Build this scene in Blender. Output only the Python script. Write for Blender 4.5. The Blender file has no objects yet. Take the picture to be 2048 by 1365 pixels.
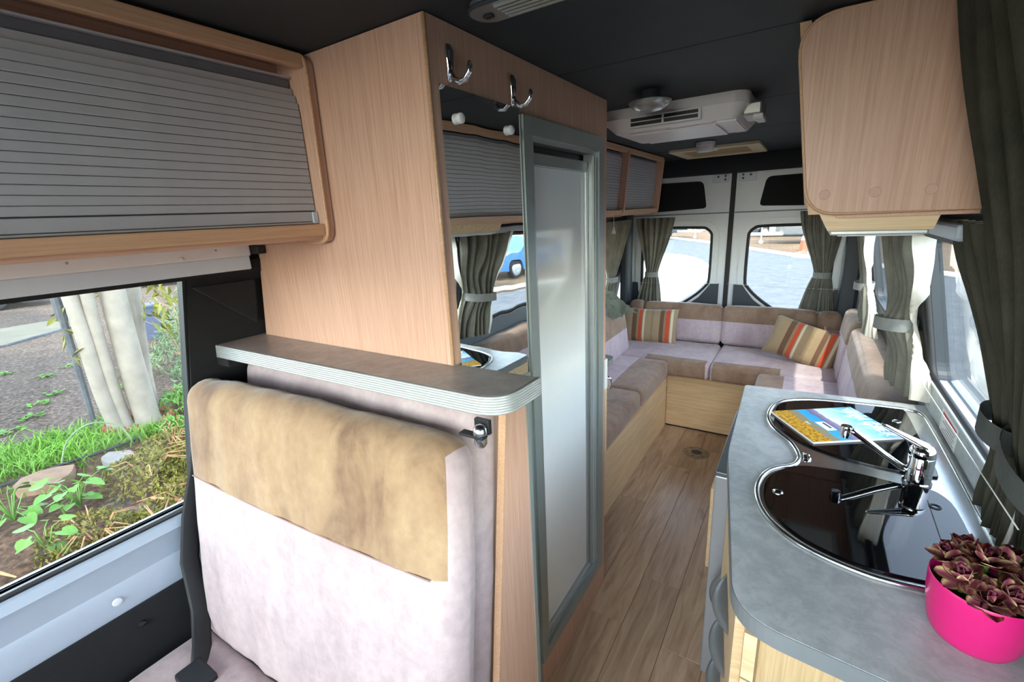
import bpy, bmesh, math, random
from mathutils import Vector, Matrix, noise as mn
random.seed(7)
R = math.radians
sc = bpy.context.scene
COL = sc.collection
PI = math.pi

# ------------------------------------------------------------ camera
cd = bpy.data.cameras.new('camera')
cam = bpy.data.objects.new('camera', cd); COL.objects.link(cam)
yaw, pit, rol = R(-32.95), R(15.45), R(-2.88)
f_ = Vector((math.sin(yaw)*math.cos(pit), math.cos(yaw)*math.cos(pit), -math.sin(pit)))
r_ = Vector((math.cos(yaw), -math.sin(yaw), 0)); u_ = r_.cross(f_)
r2 = math.cos(rol)*r_ + math.sin(rol)*u_; u2 = -math.sin(rol)*r_ + math.cos(rol)*u_
cam.matrix_world = Matrix(((r2.x, u2.x, -f_.x, 0), (r2.y, u2.y, -f_.y, 0), (r2.z, u2.z, -f_.z, 1.5543), (0, 0, 0, 1)))
cd.sensor_width = 36; cd.lens = 911/2048*36; cd.clip_start = .02; cd.clip_end = 400
sc.camera = cam

# ------------------------------------------------------------ world, sun, fill lamp, exposure
w = bpy.data.worlds.new('world'); sc.world = w; w.use_nodes = True
nt = w.node_tree; nt.nodes.clear()
sky = nt.nodes.new('ShaderNodeTexSky'); sky.sky_type = 'NISHITA'; sky.sun_disc = False
sky.sun_elevation = R(48); sky.sun_rotation = R(135); sky.air_density = 1.0; sky.dust_density = .7; sky.ozone_density = 1
bg = nt.nodes.new('ShaderNodeBackground'); bg.inputs[1].default_value = 1.15
wo = nt.nodes.new('ShaderNodeOutputWorld')
hs = nt.nodes.new('ShaderNodeHueSaturation'); hs.inputs['Saturation'].default_value = .62
nt.links.new(sky.outputs[0], hs.inputs['Color']); nt.links.new(hs.outputs[0], bg.inputs[0]); nt.links.new(bg.outputs[0], wo.inputs[0])
sd = bpy.data.lights.new('sun', 'SUN'); sd.energy = 3.6; sd.angle = R(1.2); sd.color = (1, .94, .84)
sun = bpy.data.objects.new('sun', sd); COL.objects.link(sun)
sun.rotation_euler = Vector((-.27, .50, -.82)).to_track_quat('-Z', 'Y').to_euler()
def area(name, loc, to, sx, sy, e, col=(1, 1, 1)):
    d = bpy.data.lights.new(name, 'AREA'); d.shape = 'RECTANGLE'; d.size = sx; d.size_y = sy; d.energy = e; d.color = col
    o = bpy.data.objects.new(name, d); COL.objects.link(o); o.location = loc
    o.rotation_euler = (Vector(to)-Vector(loc)).to_track_quat('-Z', 'Y').to_euler()
area('windscreen_fill', (-.42, -6.0, 2.9), (-.45, 2.0, .8), 3.4, 2.6, 330, (1, .97, .93))  # fill lamp added outside the windscreen to brighten the interior
sc.view_settings.view_transform = 'Standard'; sc.view_settings.look = 'None'
sc.view_settings.gamma = 1; sc.view_settings.use_curve_mapping = False
sc.view_settings.exposure = 0.66

# ------------------------------------------------------------ materials
def lin(c):
    return tuple(((x/255)/12.92 if x/255 <= .04045 else ((x/255+.055)/1.055)**2.4) for x in c) + (1,)
class NT:
    def __init__(s, name):
        s.m = bpy.data.materials.new(name); s.m.use_nodes = True
        s.t = s.m.node_tree; s.b = s.t.nodes['Principled BSDF']; s.out = s.t.nodes['Material Output']
    def n(s, typ, **kw):
        o = s.t.nodes.new('ShaderNode'+typ)
        for k, v in kw.items():
            if k.startswith('i_'):
                key = k[2:]; key = int(key) if key.isdigit() else key.replace('_', ' ')
                o.inputs[key].default_value = v
            else: setattr(o, k, v)
        return o
    def l(s, a, b): s.t.links.new(a, b)
    def coord(s, scale=(1, 1, 1), kind='Object', rot=(0, 0, 0)):
        c = s.n('TexCoord'); m = s.n('Mapping'); m.inputs['Scale'].default_value = scale; m.inputs['Rotation'].default_value = rot
        s.l(c.outputs[kind], m.inputs[0]); return m.outputs[0]
    def noise(s, co, scale, detail=4, rough=.55, dist=0):
        x = s.n('TexNoise'); x.inputs['Scale'].default_value = scale; x.inputs['Detail'].default_value = detail
        x.inputs['Roughness'].default_value = rough; x.inputs['Distortion'].default_value = dist
        s.l(co, x.inputs['Vector']); return x.outputs['Fac']
    def ramp(s, fac, stops, mode='LINEAR'):
        r = s.n('ValToRGB'); r.color_ramp.interpolation = mode
        e = r.color_ramp.elements
        while len(e) < len(stops): e.new(.5)
        for k, (p, c) in enumerate(stops): e[k].position = p; e[k].color = c
        s.l(fac, r.inputs[0]); return r.outputs[0]
    def mix(s, fac, a, b, blend='MIX'):
        x = s.n('Mix', data_type='RGBA', blend_type=blend)
        for i, v in ((0, fac), (6, a), (7, b)):
            if hasattr(v, 'links'): s.l(v, x.inputs[i])
            else: x.inputs[i].default_value = v
        return x.outputs[2]
    def bump(s, h, strength=.2, dist=.002):
        b = s.n('Bump'); b.inputs['Strength'].default_value = strength; b.inputs['Distance'].default_value = dist
        s.l(h, b.inputs['Height']); s.l(b.outputs[0], s.b.inputs['Normal'])
    def col(s, v): 
        if hasattr(v, 'links'): s.l(v, s.b.inputs['Base Color'])
        else: s.b.inputs['Base Color'].default_value = v
    def set(s, rough=.5, metal=0, spec=.5, **kw):
        s.b.inputs['Roughness'].default_value = rough; s.b.inputs['Metallic'].default_value = metal
        s.b.inputs['Specular IOR Level'].default_value = spec
        for k, v in kw.items(): s.b.inputs[k.replace('_', ' ')].default_value = v
        return s.m
MATS = {}
def plain(name, rgb, rough=.5, metal=0, var=.06, scale=30, spec=.5, bump=0, bscale=200, **kw):
    m = NT(name); c = m.coord(); a = lin(rgb)
    d = tuple(x*(1-var) for x in a[:3])+(1,); l2 = tuple(min(1, x*(1+var)) for x in a[:3])+(1,)
    m.col(m.ramp(m.noise(c, scale), [(.3, d), (.7, l2)]))
    if bump: m.bump(m.noise(c, bscale, 3), bump, .001)
    MATS[name] = m.set(rough, metal, spec, **kw); return m.m
def wood(name, c1, c2, scale=(130, 130, 5), rough=.42, streak=.5):
    m = NT(name); co = m.coord(scale); f = m.noise(co, 1.0, 6, .65, .4)
    co2 = m.coord((scale[0]*.16, scale[1]*.16, scale[2]*.18)); g = m.noise(co2, 1, 3)
    a = m.ramp(f, [(.33, lin(c1)), (.62, lin(c2))])
    b = m.ramp(g, [(.3, (.95, .95, .95, 1)), (.7, (1.02, 1.02, 1.02, 1))])
    m.col(m.mix(1.0, a, b, 'MULTIPLY')); m.bump(f, .12, .0008)
    MATS[name] = m.set(rough, 0, .4); return m.m
wood('oak_vertical', (188, 146, 122), (206, 167, 143), (260, 260, 6))
wood('oak_long', (188, 146, 122), (206, 167, 143), (240, 6, 240))
wood('oak_cross', (188, 146, 122), (206, 167, 143), (6, 240, 240))
wood('pale_wood', (203, 172, 128), (224, 197, 158), (5, 90, 110))
wood('pale_wood_long', (203, 172, 128), (224, 197, 158), (90, 5, 110))
wood('lip_wood', (188, 146, 112), (204, 164, 130), (240, 6, 240))

def suede(name, c1, c2, c3=None, rough=.85):
    m = NT(name); co = m.coord()
    f = m.noise(m.coord((1.3, 1.3, .6)), 7, 5, .62, .45); g = m.noise(co, 45, 4, .6)
    a = m.ramp(f, [(.32, lin(c1)), (.52, lin(c2)), (.72, lin(c3 or c2))])
    m.col(m.mix(.12, a, m.ramp(g, [(.3, (.2, .2, .2, 1)), (.7, (1, 1, 1, 1))]), 'OVERLAY'))
    m.bump(m.noise(co, 14, 6, .65, .8), .25, .006)
    MATS[name] = m.set(rough, 0, .25, Sheen_Weight=.35, Sheen_Roughness=.4); return m.m
suede('tan_suede', (116, 90, 68), (146, 119, 90), (160, 134, 102))
suede('brown_suede', (128, 103, 86), (148, 122, 103), (160, 136, 116))
suede('pink_suede', (161, 142, 140), (172, 154, 151), (181, 165, 160))
suede('lilac_suede', (178, 158, 166), (196, 178, 184), (206, 190, 192))
suede('olive_cloth', (66, 66, 56), (92, 92, 80), (106, 106, 92))
suede('dark_cloth', (58, 54, 46), (76, 72, 62), (88, 84, 74))
def cloth(name, c1, c2, trans=.25):
    m = NT(name); co = m.coord((1, 1, 1)); f = m.noise(co, 9, 4)
    wv = m.noise(m.coord((900, 900, 60)), 1, 2)
    a = m.ramp(f, [(.3, lin(c1)), (.7, lin(c2))])
    a = m.mix(.25, a, m.ramp(wv, [(.3, (.35, .35, .35, 1)), (.7, (.9, .9, .9, 1))]), 'OVERLAY')
    m.col(a); m.set(.9, 0, .15)
    t = m.n('BsdfTranslucent'); m.l(a, t.inputs[0])
    mx = m.n('MixShader'); mx.inputs[0].default_value = trans
    m.l(m.b.outputs[0], mx.inputs[1]); m.l(t.outputs[0], mx.inputs[2]); m.l(mx.outputs[0], m.out.inputs[0])
    MATS[name] = m.m; return m.m
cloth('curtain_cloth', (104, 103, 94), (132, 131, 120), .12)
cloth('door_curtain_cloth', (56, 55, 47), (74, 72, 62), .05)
cloth('lining_cloth', (226, 220, 204), (240, 236, 224), .45)
cloth('curtain_underside', (128, 132, 118), (154, 158, 142), .15)
cloth('door_tie_cloth', (72, 74, 72), (90, 92, 90), .05)
cloth('tie_cloth', (120, 122, 120), (140, 142, 140), .1)

plain('ceiling_vinyl', (41, 46, 49), .75, bump=.5, bscale=350, var=.12, scale=6)
plain('header_cloth', (38, 41, 46), .9, bump=.3)
plain('slat_grey', (176, 175, 178), .5, metal=.1, var=.03)
plain('slat_edge', (104, 104, 110), .5, metal=.2)
plain('alu', (176, 182, 182), .33, metal=.75, var=.03)
plain('alu_frame', (150, 160, 156), .38, metal=.45, var=.03)
plain('alu_bright', (190, 194, 192), .42, metal=.5, var=.02)
plain('chrome', (226, 228, 232), .06, metal=1, var=.02)
plain('satin_handle', (166, 170, 172), .36, metal=.5, var=.03)
plain('steel', (196, 200, 202), .22, metal=1, var=.04, scale=60)
plain('white_paint', (208, 212, 214), .35, var=.02)
plain('shaded_white', (158, 168, 178), .35, var=.02)  # white paint with its shade put into the base colour
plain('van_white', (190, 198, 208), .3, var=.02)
plain('blind_white', (212, 208, 208), .5, var=.02)
plain('white_plastic', (226, 226, 222), .35, var=.02)
plain('cream_plastic', (206, 198, 176), .5, var=.03)
plain('hatch_cream', (214, 200, 164), .55, var=.04)
plain('hatch_screen', (166, 140, 96), .7, var=.1, scale=120)
plain('ac_white', (212, 206, 204), .42, var=.02)
plain('silver_plastic', (158, 158, 154), .28, metal=.75, var=.03)
plain('black_plastic', (20, 20, 22), .5, var=.1)
plain('black_carpet', (20, 21, 22), .95, bump=.4, var=.15)
plain('black_rubber', (15, 15, 17), .6)
plain('trim_grey', (46, 52, 58), .5, var=.06)
plain('reveal_grey', (98, 106, 116), .4, var=.04)
plain('belt_black', (22, 24, 25), .6, var=.15, scale=200, bump=.3, bscale=700)
plain('screw_grey', (160, 150, 150), .6, var=.04)
plain('cap_beige', (200, 160, 142), .6, var=.04)
plain('fridge_dark', (70, 76, 82), .4, var=.05)
plain('fridge_silver', (138, 140, 144), .4, metal=.3, var=.03)
plain('worktop_edge', (112, 116, 118), .5, var=.05)
plain('pot_pink', (206, 30, 112), .32, var=.02)
plain('soil', (48, 38, 28), .95, var=.3, bump=.8, bscale=120)
plain('paper', (226, 222, 220), .7, var=.03)
plain('red_ink', (190, 60, 60), .7)
plain('grey_ink', (150, 140, 140), .7)
plain('white_ink', (244, 246, 250), .5)
plain('blue_ink', (120, 176, 228), .5)
plain('dark_ink', (70, 70, 70), .5)
plain('cord', (222, 222, 216), .5)
plain('brass', (170, 140, 80), .4, metal=.8)
plain('rubber_tyre', (30, 30, 32), .85)
plain('car_white', (226, 228, 230), .2, spec=.6, var=.02)
plain('car_blue', (62, 120, 170), .2, spec=.6, var=.03)
plain('car_dark', (44, 52, 62), .2, spec=.6, var=.05)
plain('car_glass', (26, 32, 38), .08, spec=.6)
plain('lamp_red', (170, 30, 30), .3)
plain('cone_orange', (235, 70, 30), .5)
plain('bark_white', (140, 133, 120), .8, var=.2, scale=6, bump=.5, bscale=30)
plain('bark_base', (120, 72, 44), .9, var=.3, bump=.6, bscale=60)
plain('post_grey', (74, 80, 85), .8, var=.4, scale=14)
plain('leaf_green', (126, 150, 52), .6, var=.35, scale=3)
plain('leaf_bright', (92, 142, 50), .5, var=.2, scale=6)
plain('leaf_olive', (118, 114, 42), .7, var=.4, scale=5)
plain('leaf_gumtree', (112, 112, 32), .6, var=.4, scale=2)
plain('leaf_grey', (112, 132, 96), .7, var=.3, scale=4)
plain('grass_blade', (98, 150, 36), .6, var=.3, scale=2)
plain('stone_tan', (132, 106, 84), .9, var=.2, scale=12, bump=.6, bscale=40)
plain('stone_grey', (126, 122, 115), .9, var=.15, scale=12, bump=.6, bscale=40)
plain('twig', (176, 132, 92), .8, var=.2)
plain('pipe_black', (40, 44, 46), .6)
plain('crate_blue', (76, 84, 104), .7, var=.1)
plain('path_tan', (112, 106, 84), .9, var=.1, scale=3)
plain('concrete_pale', (236, 228, 212), .9, var=.04, scale=1.5)
plain('kerb_pale', (236, 232, 224), .9, var=.04)
plain('petal_green', (64, 104, 44), .6, var=.3)
plain('drain_grey', (150, 140, 124), .45, metal=.5, var=.08)
plain('stitch', (150, 120, 112), .8)

def m_worktop(name, c1, c2, c3):
    m = NT(name); co = m.coord(); f = m.noise(co, 5, 6, .65, .6); g = m.noise(co, 38, 6, .7, .5)
    a = m.ramp(f, [(.3, lin(c1)), (.5, lin(c2)), (.7, lin(c3))])
    m.col(m.mix(.16, a, m.ramp(g, [(.40, (.18, .18, .18, 1)), (.6, (.82, .82, .82, 1))]), 'OVERLAY'))
    MATS[name] = m.set(.36, 0, .4)
m_worktop('worktop', (158, 163, 164), (174, 178, 178), (188, 190, 188))
m_worktop('shelf_top', (140, 131, 125), (160, 152, 146), (174, 167, 160))

def m_plank():
    m = NT('plank'); oi = m.n('ObjectInfo')
    c = m.n('TexCoord'); mp = m.n('Mapping'); mp.inputs['Scale'].default_value = (26, 2.6, 26)
    m.l(c.outputs['Object'], mp.inputs[0])
    cmb = m.n('CombineXYZ'); mul = m.n('Math', operation='MULTIPLY'); mul.inputs[1].default_value = 57
    m.l(oi.outputs['Random'], mul.inputs[0]); m.l(mul.outputs[0], cmb.inputs[0]); m.l(mul.outputs[0], cmb.inputs[1])
    m.l(cmb.outputs[0], mp.inputs['Location'])
    f = m.noise(mp.outputs[0], 1, 6, .62, 1.4)
    a = m.ramp(f, [(.28, lin((152, 124, 102))), (.5, lin((186, 158, 132))), (.72, lin((204, 180, 154)))])
    t = m.ramp(oi.outputs['Random'], [(0, (.82, .80, .78, 1)), (1, (1.08, 1.06, 1.02, 1))])
    a = m.mix(1, a, t, 'MULTIPLY')
    k = m.n('TexNoise'); k.inputs['Scale'].default_value = 1; k.inputs['Detail'].default_value = 2
    mp2 = m.n('Mapping'); mp2.inputs['Scale'].default_value = (9, 4, 9); m.l(c.outputs['Object'], mp2.inputs[0]); m.l(cmb.outputs[0], mp2.inputs['Location'])
    m.l(mp2.outputs[0], k.inputs['Vector'])
    a = m.mix(m.ramp(k.outputs['Fac'], [(.66, (0, 0, 0, 1)), (.76, (.6, .6, .6, 1))]), a, lin((92, 66, 46)))
    m.col(a); m.bump(f, .1, .001); MATS['plank'] = m.set(.30, 0, .5)
m_plank()
def m_glass(name, tint=(1, 1, 1, 1), k=1.0):
    m = NT(name); t = m.n('BsdfTransparent'); t.inputs[0].default_value = tint
    g = m.n('BsdfGlossy'); g.inputs['Roughness'].default_value = 0; fr = m.n('Fresnel'); ge = m.n('NewGeometry'); io = m.n('Math', operation='MULTIPLY_ADD'); io.inputs[1].default_value = 1/1.5-1.5; io.inputs[2].default_value = 1.5; m.l(ge.outputs['Backfacing'], io.inputs[0]); m.l(io.outputs[0], fr.inputs[0])
    mu = m.n('Math', operation='MULTIPLY'); mu.inputs[1].default_value = k; m.l(fr.outputs[0], mu.inputs[0])
    mx = m.n('MixShader'); m.l(mu.outputs[0], mx.inputs[0]); m.l(t.outputs[0], mx.inputs[1]); m.l(g.outputs[0], mx.inputs[2])
    m.l(mx.outputs[0], m.out.inputs[0]); MATS[name] = m.m
m_glass('window_glass', (.93, .96, .95, 1))
def m_mirror():
    m = NT('mirror'); m.col((.86, .88, .88, 1)); m.bump(m.noise(m.coord((1, 9, 5)), 1, 1), .05, .012)
    MATS['mirror'] = m.set(.01, 1)
m_mirror()
plain('frosted_white', (228, 232, 230), .07, var=.01, spec=.55)
plain('lid_glass', (5, 6, 8), .03, var=.02, spec=.6)
def m_ground(name, stops, scale, bump=.6, sc2=60):
    m = NT(name); co = m.coord(); f = m.noise(co, scale, 8, .72, .4); g = m.noise(co, scale*.08, 3)
    a = m.ramp(f, stops); b = m.ramp(g, [(.3, (.8, .8, .8, 1)), (.7, (1.15, 1.12, 1.08, 1))])
    m.col(m.mix(1, a, b, 'MULTIPLY')); m.bump(m.noise(co, sc2, 5, .7), bump, .02); MATS[name] = m.set(.95, 0, .2)
m_ground('gravel', [(.34, lin((46, 39, 33))), (.5, lin((90, 78, 68))), (.66, lin((138, 124, 110)))], 26)
m_ground('mulch', [(.32, lin((40, 30, 22))), (.5, lin((86, 66, 50))), (.7, lin((136, 108, 84)))], 22)
m_ground('asphalt', [(.3, lin((82, 85, 88))), (.5, lin((96, 100, 103))), (.7, lin((110, 113, 115)))], 40, .2)
m_ground('dirt_pale', [(.3, lin((86, 68, 50))), (.5, lin((112, 92, 70))), (.7, lin((136, 116, 92)))], 10)
def m_petal():
    m = NT('petal'); c = m.n('TexCoord'); s = m.n('SeparateXYZ'); m.l(c.outputs['Object'], s.inputs[0])
    ab = m.n('Math', operation='ABSOLUTE'); m.l(s.outputs[1], ab.inputs[0])
    a = m.n('Math', operation='MULTIPLY'); a.inputs[1].default_value = 62; m.l(ab.outputs[0], a.inputs[0])
    b = m.n('Math', operation='MULTIPLY_ADD'); b.inputs[1].default_value = 17; m.l(s.outputs[0], b.inputs[0]); m.l(a.outputs[0], b.inputs[2])
    m.col(m.ramp(b.outputs[0], [(.15, lin((140, 92, 84))), (.55, lin((150, 66, 92))), (.78, lin((176, 112, 112))), (1, lin((214, 188, 140)))]))
    MATS['petal'] = m.set(.6, 0, .3)
m_petal()
def m_stripes():
    m = NT('stripe_cloth'); c = m.n('TexCoord'); s = m.n('SeparateXYZ'); m.l(c.outputs['Object'], s.inputs[0])
    a = m.n('Math', operation='MULTIPLY_ADD'); a.inputs[1].default_value = 1/.45; a.inputs[2].default_value = .5; m.l(s.outputs[0], a.inputs[0])
    T = lin((164, 142, 112)); B = lin((112, 84, 66)); O = lin((200, 84, 56)); W = lin((214, 202, 172)); T2 = lin((150, 128, 100))
    col = m.ramp(a.outputs[0], [(0, T), (.235, B), (.315, T2), (.35, O), (.405, T2), (.42, W), (.455, T), (.56, T2), (.6, T), (.71, B), (.775, T2), (.805, O), (.87, T2), (.885, W), (.925, T)], 'CONSTANT')
    co = m.coord((240, 240, 240)); g = m.noise(co, 1, 2)
    m.col(m.mix(.2, col, m.ramp(g, [(.3, (.3, .3, .3, 1)), (.7, (.8, .8, .8, 1))]), 'OVERLAY')); m.bump(g, .3, .001)
    MATS['stripe_cloth'] = m.set(.9, 0, .2, Sheen_Weight=.2)
m_stripes()
def m_cover():
    m = NT('cover_print'); c = m.n('TexCoord'); s = m.n('SeparateXYZ'); m.l(c.outputs['Generated'], s.inputs[0])
    co = m.coord((1, 1, 1), 'Generated'); nz = m.noise(co, 5, 5); nf = m.noise(co, 26, 5, .7)
    y = m.n('Math', operation='MULTIPLY_ADD'); y.inputs[1].default_value = .10; m.l(nz, y.inputs[0]); m.l(s.outputs[0], y.inputs[2])
    bands = m.ramp(y.outputs[0], [(0, lin((176, 124, 30))), (.23, lin((190, 140, 40))), (.25, lin((150, 138, 110))), (.345, lin((150, 138, 110))), (.355, lin((60, 170, 214))), (.47, lin((50, 160, 212))), (.485, lin((112, 106, 140))), (.57, lin((150, 140, 168))), (.585, lin((226, 238, 248))), (.8, lin((150, 208, 238))), (1, lin((70, 160, 220)))])
    e = [0]
    spk = m.ramp(nf, [(.36, lin((96, 66, 16))), (.5, lin((206, 150, 30))), (.66, lin((232, 190, 80)))])
    msk = m.ramp(y.outputs[0], [(.24, (1, 1, 1, 1)), (.26, (0, 0, 0, 1))])
    a = m.mix(msk, bands, spk)
    cl = m.ramp(m.noise(m.coord((1.5, 3, 1), 'Generated'), 2.5, 5), [(.48, (0, 0, 0, 1)), (.66, (.9, .9, .9, 1))])
    sk = m.ramp(y.outputs[0], [(.58, (0, 0, 0, 1)), (.62, (1, 1, 1, 1))])
    k = m.mix(1, cl, sk, 'MULTIPLY')
    m.col(m.mix(k, a, lin((244, 248, 250)))); MATS['cover_print'] = m.set(.25, 0, .5)
m_cover()

# ------------------------------------------------------------ object helpers
def setp(o, label=None, cat=None, group=None, kind=None):
    if label: o['label'] = label
    if cat: o['category'] = cat
    if group: o['group'] = group
    if kind: o['kind'] = kind
    return o
def wloc(p):
    v = Vector((0, 0, 0))
    while p: v += p.location; p = p.parent
    return v
def link(name, bm, mats, parent=None, base=None, smooth=False, **kw):
    """bm holds world coordinates; the object's origin goes to base (or its parent's origin)."""
    me = bpy.data.meshes.new(name)
    o = bpy.data.objects.new(name, me); COL.objects.link(o)
    pl = wloc(parent)
    org = Vector(base) if base is not None else pl
    bmesh.ops.translate(bm, verts=bm.verts, vec=-org)
    bmesh.ops.recalc_face_normals(bm, faces=bm.faces)
    bm.to_mesh(me); bm.free()
    for x in (mats if isinstance(mats, (list, tuple)) else [mats]): me.materials.append(MATS[x])
    if smooth:
        me.polygons.foreach_set('use_smooth', [True]*len(me.polygons))
        if smooth != True: me.set_sharp_from_angle(angle=R(smooth))
    o.location = org-pl
    if parent: o.parent = parent
    return setp(o, **kw)
def empty(name, loc, label, cat, group=None):
    o = bpy.data.objects.new(name, None); COL.objects.link(o); o.location = loc; o.empty_display_size = .05
    return setp(o, label, cat, group)
def structure(name, bm, mats, **kw): return link(name, bm, mats, kind='structure', **kw)
def dup(o, d, parent=None):
    c = o.copy(); COL.objects.link(c); c.location = o.location+Vector(d)
    if parent: c.parent = parent
    return c
def deep(root, loc, rz=0, label=None):
    c = root.copy(); COL.objects.link(c); c.location = loc; c.rotation_euler = (0, 0, rz)
    if label: c['label'] = label
    for k in [x for x in COL.objects if x.parent == root]:
        k2 = k.copy(); COL.objects.link(k2); k2.parent = c
        for g in [x for x in COL.objects if x.parent == k]:
            g2 = g.copy(); COL.objects.link(g2); g2.parent = k2
    return c
def box(bm, lo, hi, bev=0, seg=2, shear=None, M=None):
    lo, hi = Vector(lo), Vector(hi)
    r = bmesh.ops.create_cube(bm, size=1)
    vs = r['verts']
    for v in vs: v.co = Vector(((lo.x+hi.x)/2+v.co.x*(hi.x-lo.x), (lo.y+hi.y)/2+v.co.y*(hi.y-lo.y), (lo.z+hi.z)/2+v.co.z*(hi.z-lo.z)))
    if bev:
        es = list({e for v in vs for e in v.link_edges})
        rr = bmesh.ops.bevel(bm, geom=es, offset=bev, segments=seg, affect='EDGES', profile=.5)
        vs = list({v for f in rr['faces'] for v in f.verts} | {v for v in vs if v.is_valid})
    if M is not None:
        for v in vs: v.co = M @ v.co
    return vs
def B(*boxes, bev=0, seg=2):
    bm = bmesh.new()
    for b in boxes: box(bm, b[0], b[1], bev, seg)
    return bm
def plate(outer, fn, t, holes=(), bm=None):
    """2D outline(s) -> flat filled plate, fn(a,b)->world, thickness vector t."""
    bm = bm or bmesh.new(); edges = []; nv = []
    for lp in [outer]+list(holes):
        vs = [bm.verts.new(fn(a, b)) for a, b in lp]; nv += vs
        edges += [bm.edges.new((vs[i], vs[(i+1) % len(vs)])) for i in range(len(vs))]
    r = bmesh.ops.triangle_fill(bm, use_beauty=True, use_dissolve=False, edges=edges)
    fs = [g for g in r['geom'] if isinstance(g, bmesh.types.BMFace)]
    r = bmesh.ops.extrude_face_region(bm, geom=fs)
    bmesh.ops.translate(bm, verts=[g for g in r['geom'] if isinstance(g, bmesh.types.BMVert)], vec=Vector(t))
    return bm
def rrect(a0, b0, a1, b1, r, n=6):
    rs = r if isinstance(r, (list, tuple)) else [r]*4   # corners: a0b0, a1b0, a1b1, a0b1
    P = []
    for (cx, cy, s), rr in zip(((a0, b0, PI), (a1, b0, 1.5*PI), (a1, b1, 0), (a0, b1, .5*PI)), rs):
        x = cx+(rr if cx == a0 else -rr); y = cy+(rr if cy == b0 else -rr)
        if rr < 1e-6: P.append((cx, cy)); continue
        for k in range(n+1):
            a = s+.5*PI*k/n; P.append((x+rr*math.cos(a), y+rr*math.sin(a)))
    return P
def rpoly(P, rad, n=6):
    out = []; N = len(P)
    for i in range(N):
        p = Vector(P[i]); a = Vector(P[i-1])-p; b = Vector(P[(i+1) % N])-p; r = rad[i]
        if r <= 0: out.append(tuple(p)); continue
        a.normalize(); b.normalize(); A = p+a*r; Bq = p+b*r
        for k in range(n+1):
            t = k/n; out.append(tuple((1-t)**2*A+2*t*(1-t)*p+t*t*Bq))
    return out
def smooth_loop(P, n=5):
    out = []; N = len(P)
    for i in range(N):
        p0, p1, p2, p3 = (Vector(P[(i+k-1) % N]) for k in range(4))
        for j in range(n):
            t = j/n
            out.append(tuple(.5*((2*p1)+(-p0+p2)*t+(2*p0-5*p1+4*p2-p3)*t*t+(-p0+3*p1-3*p2+p3)*t**3)))
    return out
def inset(P, d):
    n = len(P); A = sum(P[i][0]*P[(i+1) % n][1]-P[(i+1) % n][0]*P[i][1] for i in range(n)); s = 1 if A > 0 else -1
    out = []
    for i in range(n):
        a, b = Vector(P[i-1]), Vector(P[(i+1) % n]); t = b-a
        if t.length < 1e-9: out.append(P[i]); continue
        t.normalize(); out.append((P[i][0]-s*t.y*d, P[i][1]+s*t.x*d))
    return out
def tube(bm, pts, r, n=8, closed=False, cap=True):
    pts = [Vector(p) for p in pts]; N = len(pts); rings = []; prev = None
    for i in range(N):
        if closed: t = pts[(i+1) % N]-pts[i-1]
        else: t = pts[min(i+1, N-1)]-pts[max(i-1, 0)]
        if t.length < 1e-9: t = Vector((0, 0, 1))
        t.normalize()
        a = prev if prev is not None else (Vector((0, 0, 1)) if abs(t.z) < .9 else Vector((1, 0, 0)))
        x = (a-t*a.dot(t)); x = x.normalized() if x.length > 1e-6 else t.orthogonal().normalized()
        prev = x; y = t.cross(x); rr = r[i] if isinstance(r, (list, tuple)) else r
        if isinstance(rr, tuple): ra, rb = rr
        else: ra = rb = rr
        rings.append([bm.verts.new(pts[i]+x*math.cos(2*PI*k/n)*ra+y*math.sin(2*PI*k/n)*rb) for k in range(n)])
    for i in range(N if closed else N-1):
        A, Bq = rings[i], rings[(i+1) % N]
        for k in range(n): bm.faces.new((A[k], A[(k+1) % n], Bq[(k+1) % n], Bq[k]))
    if cap and not closed:
        bm.faces.new(rings[0][::-1]); bm.faces.new(rings[-1])
    return bm
def lathe(bm, prof, c, n=32, axis='Z', ell=(1, 1)):
    c = Vector(c); rings = []
    def P(r, h, a):
        x, y = r*math.cos(a)*ell[0], r*math.sin(a)*ell[1]
        return c+(Vector((x, y, h)) if axis == 'Z' else Vector((h, x, y)) if axis == 'X' else Vector((x, h, y)))
    for r, h in prof:
        rings.append([bm.verts.new(P(0, h, 0))] if r < 1e-6 else [bm.verts.new(P(r, h, 2*PI*k/n)) for k in range(n)])
    for A, Bq in zip(rings, rings[1:]):
        for k in range(n):
            k2 = (k+1) % n
            if len(A) == 1 and len(Bq) == 1: continue
            if len(A) == 1: bm.faces.new((A[0], Bq[k], Bq[k2]))
            elif len(Bq) == 1: bm.faces.new((A[k], A[k2], Bq[0]))
            else: bm.faces.new((A[k], A[k2], Bq[k2], Bq[k]))
    return bm
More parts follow.
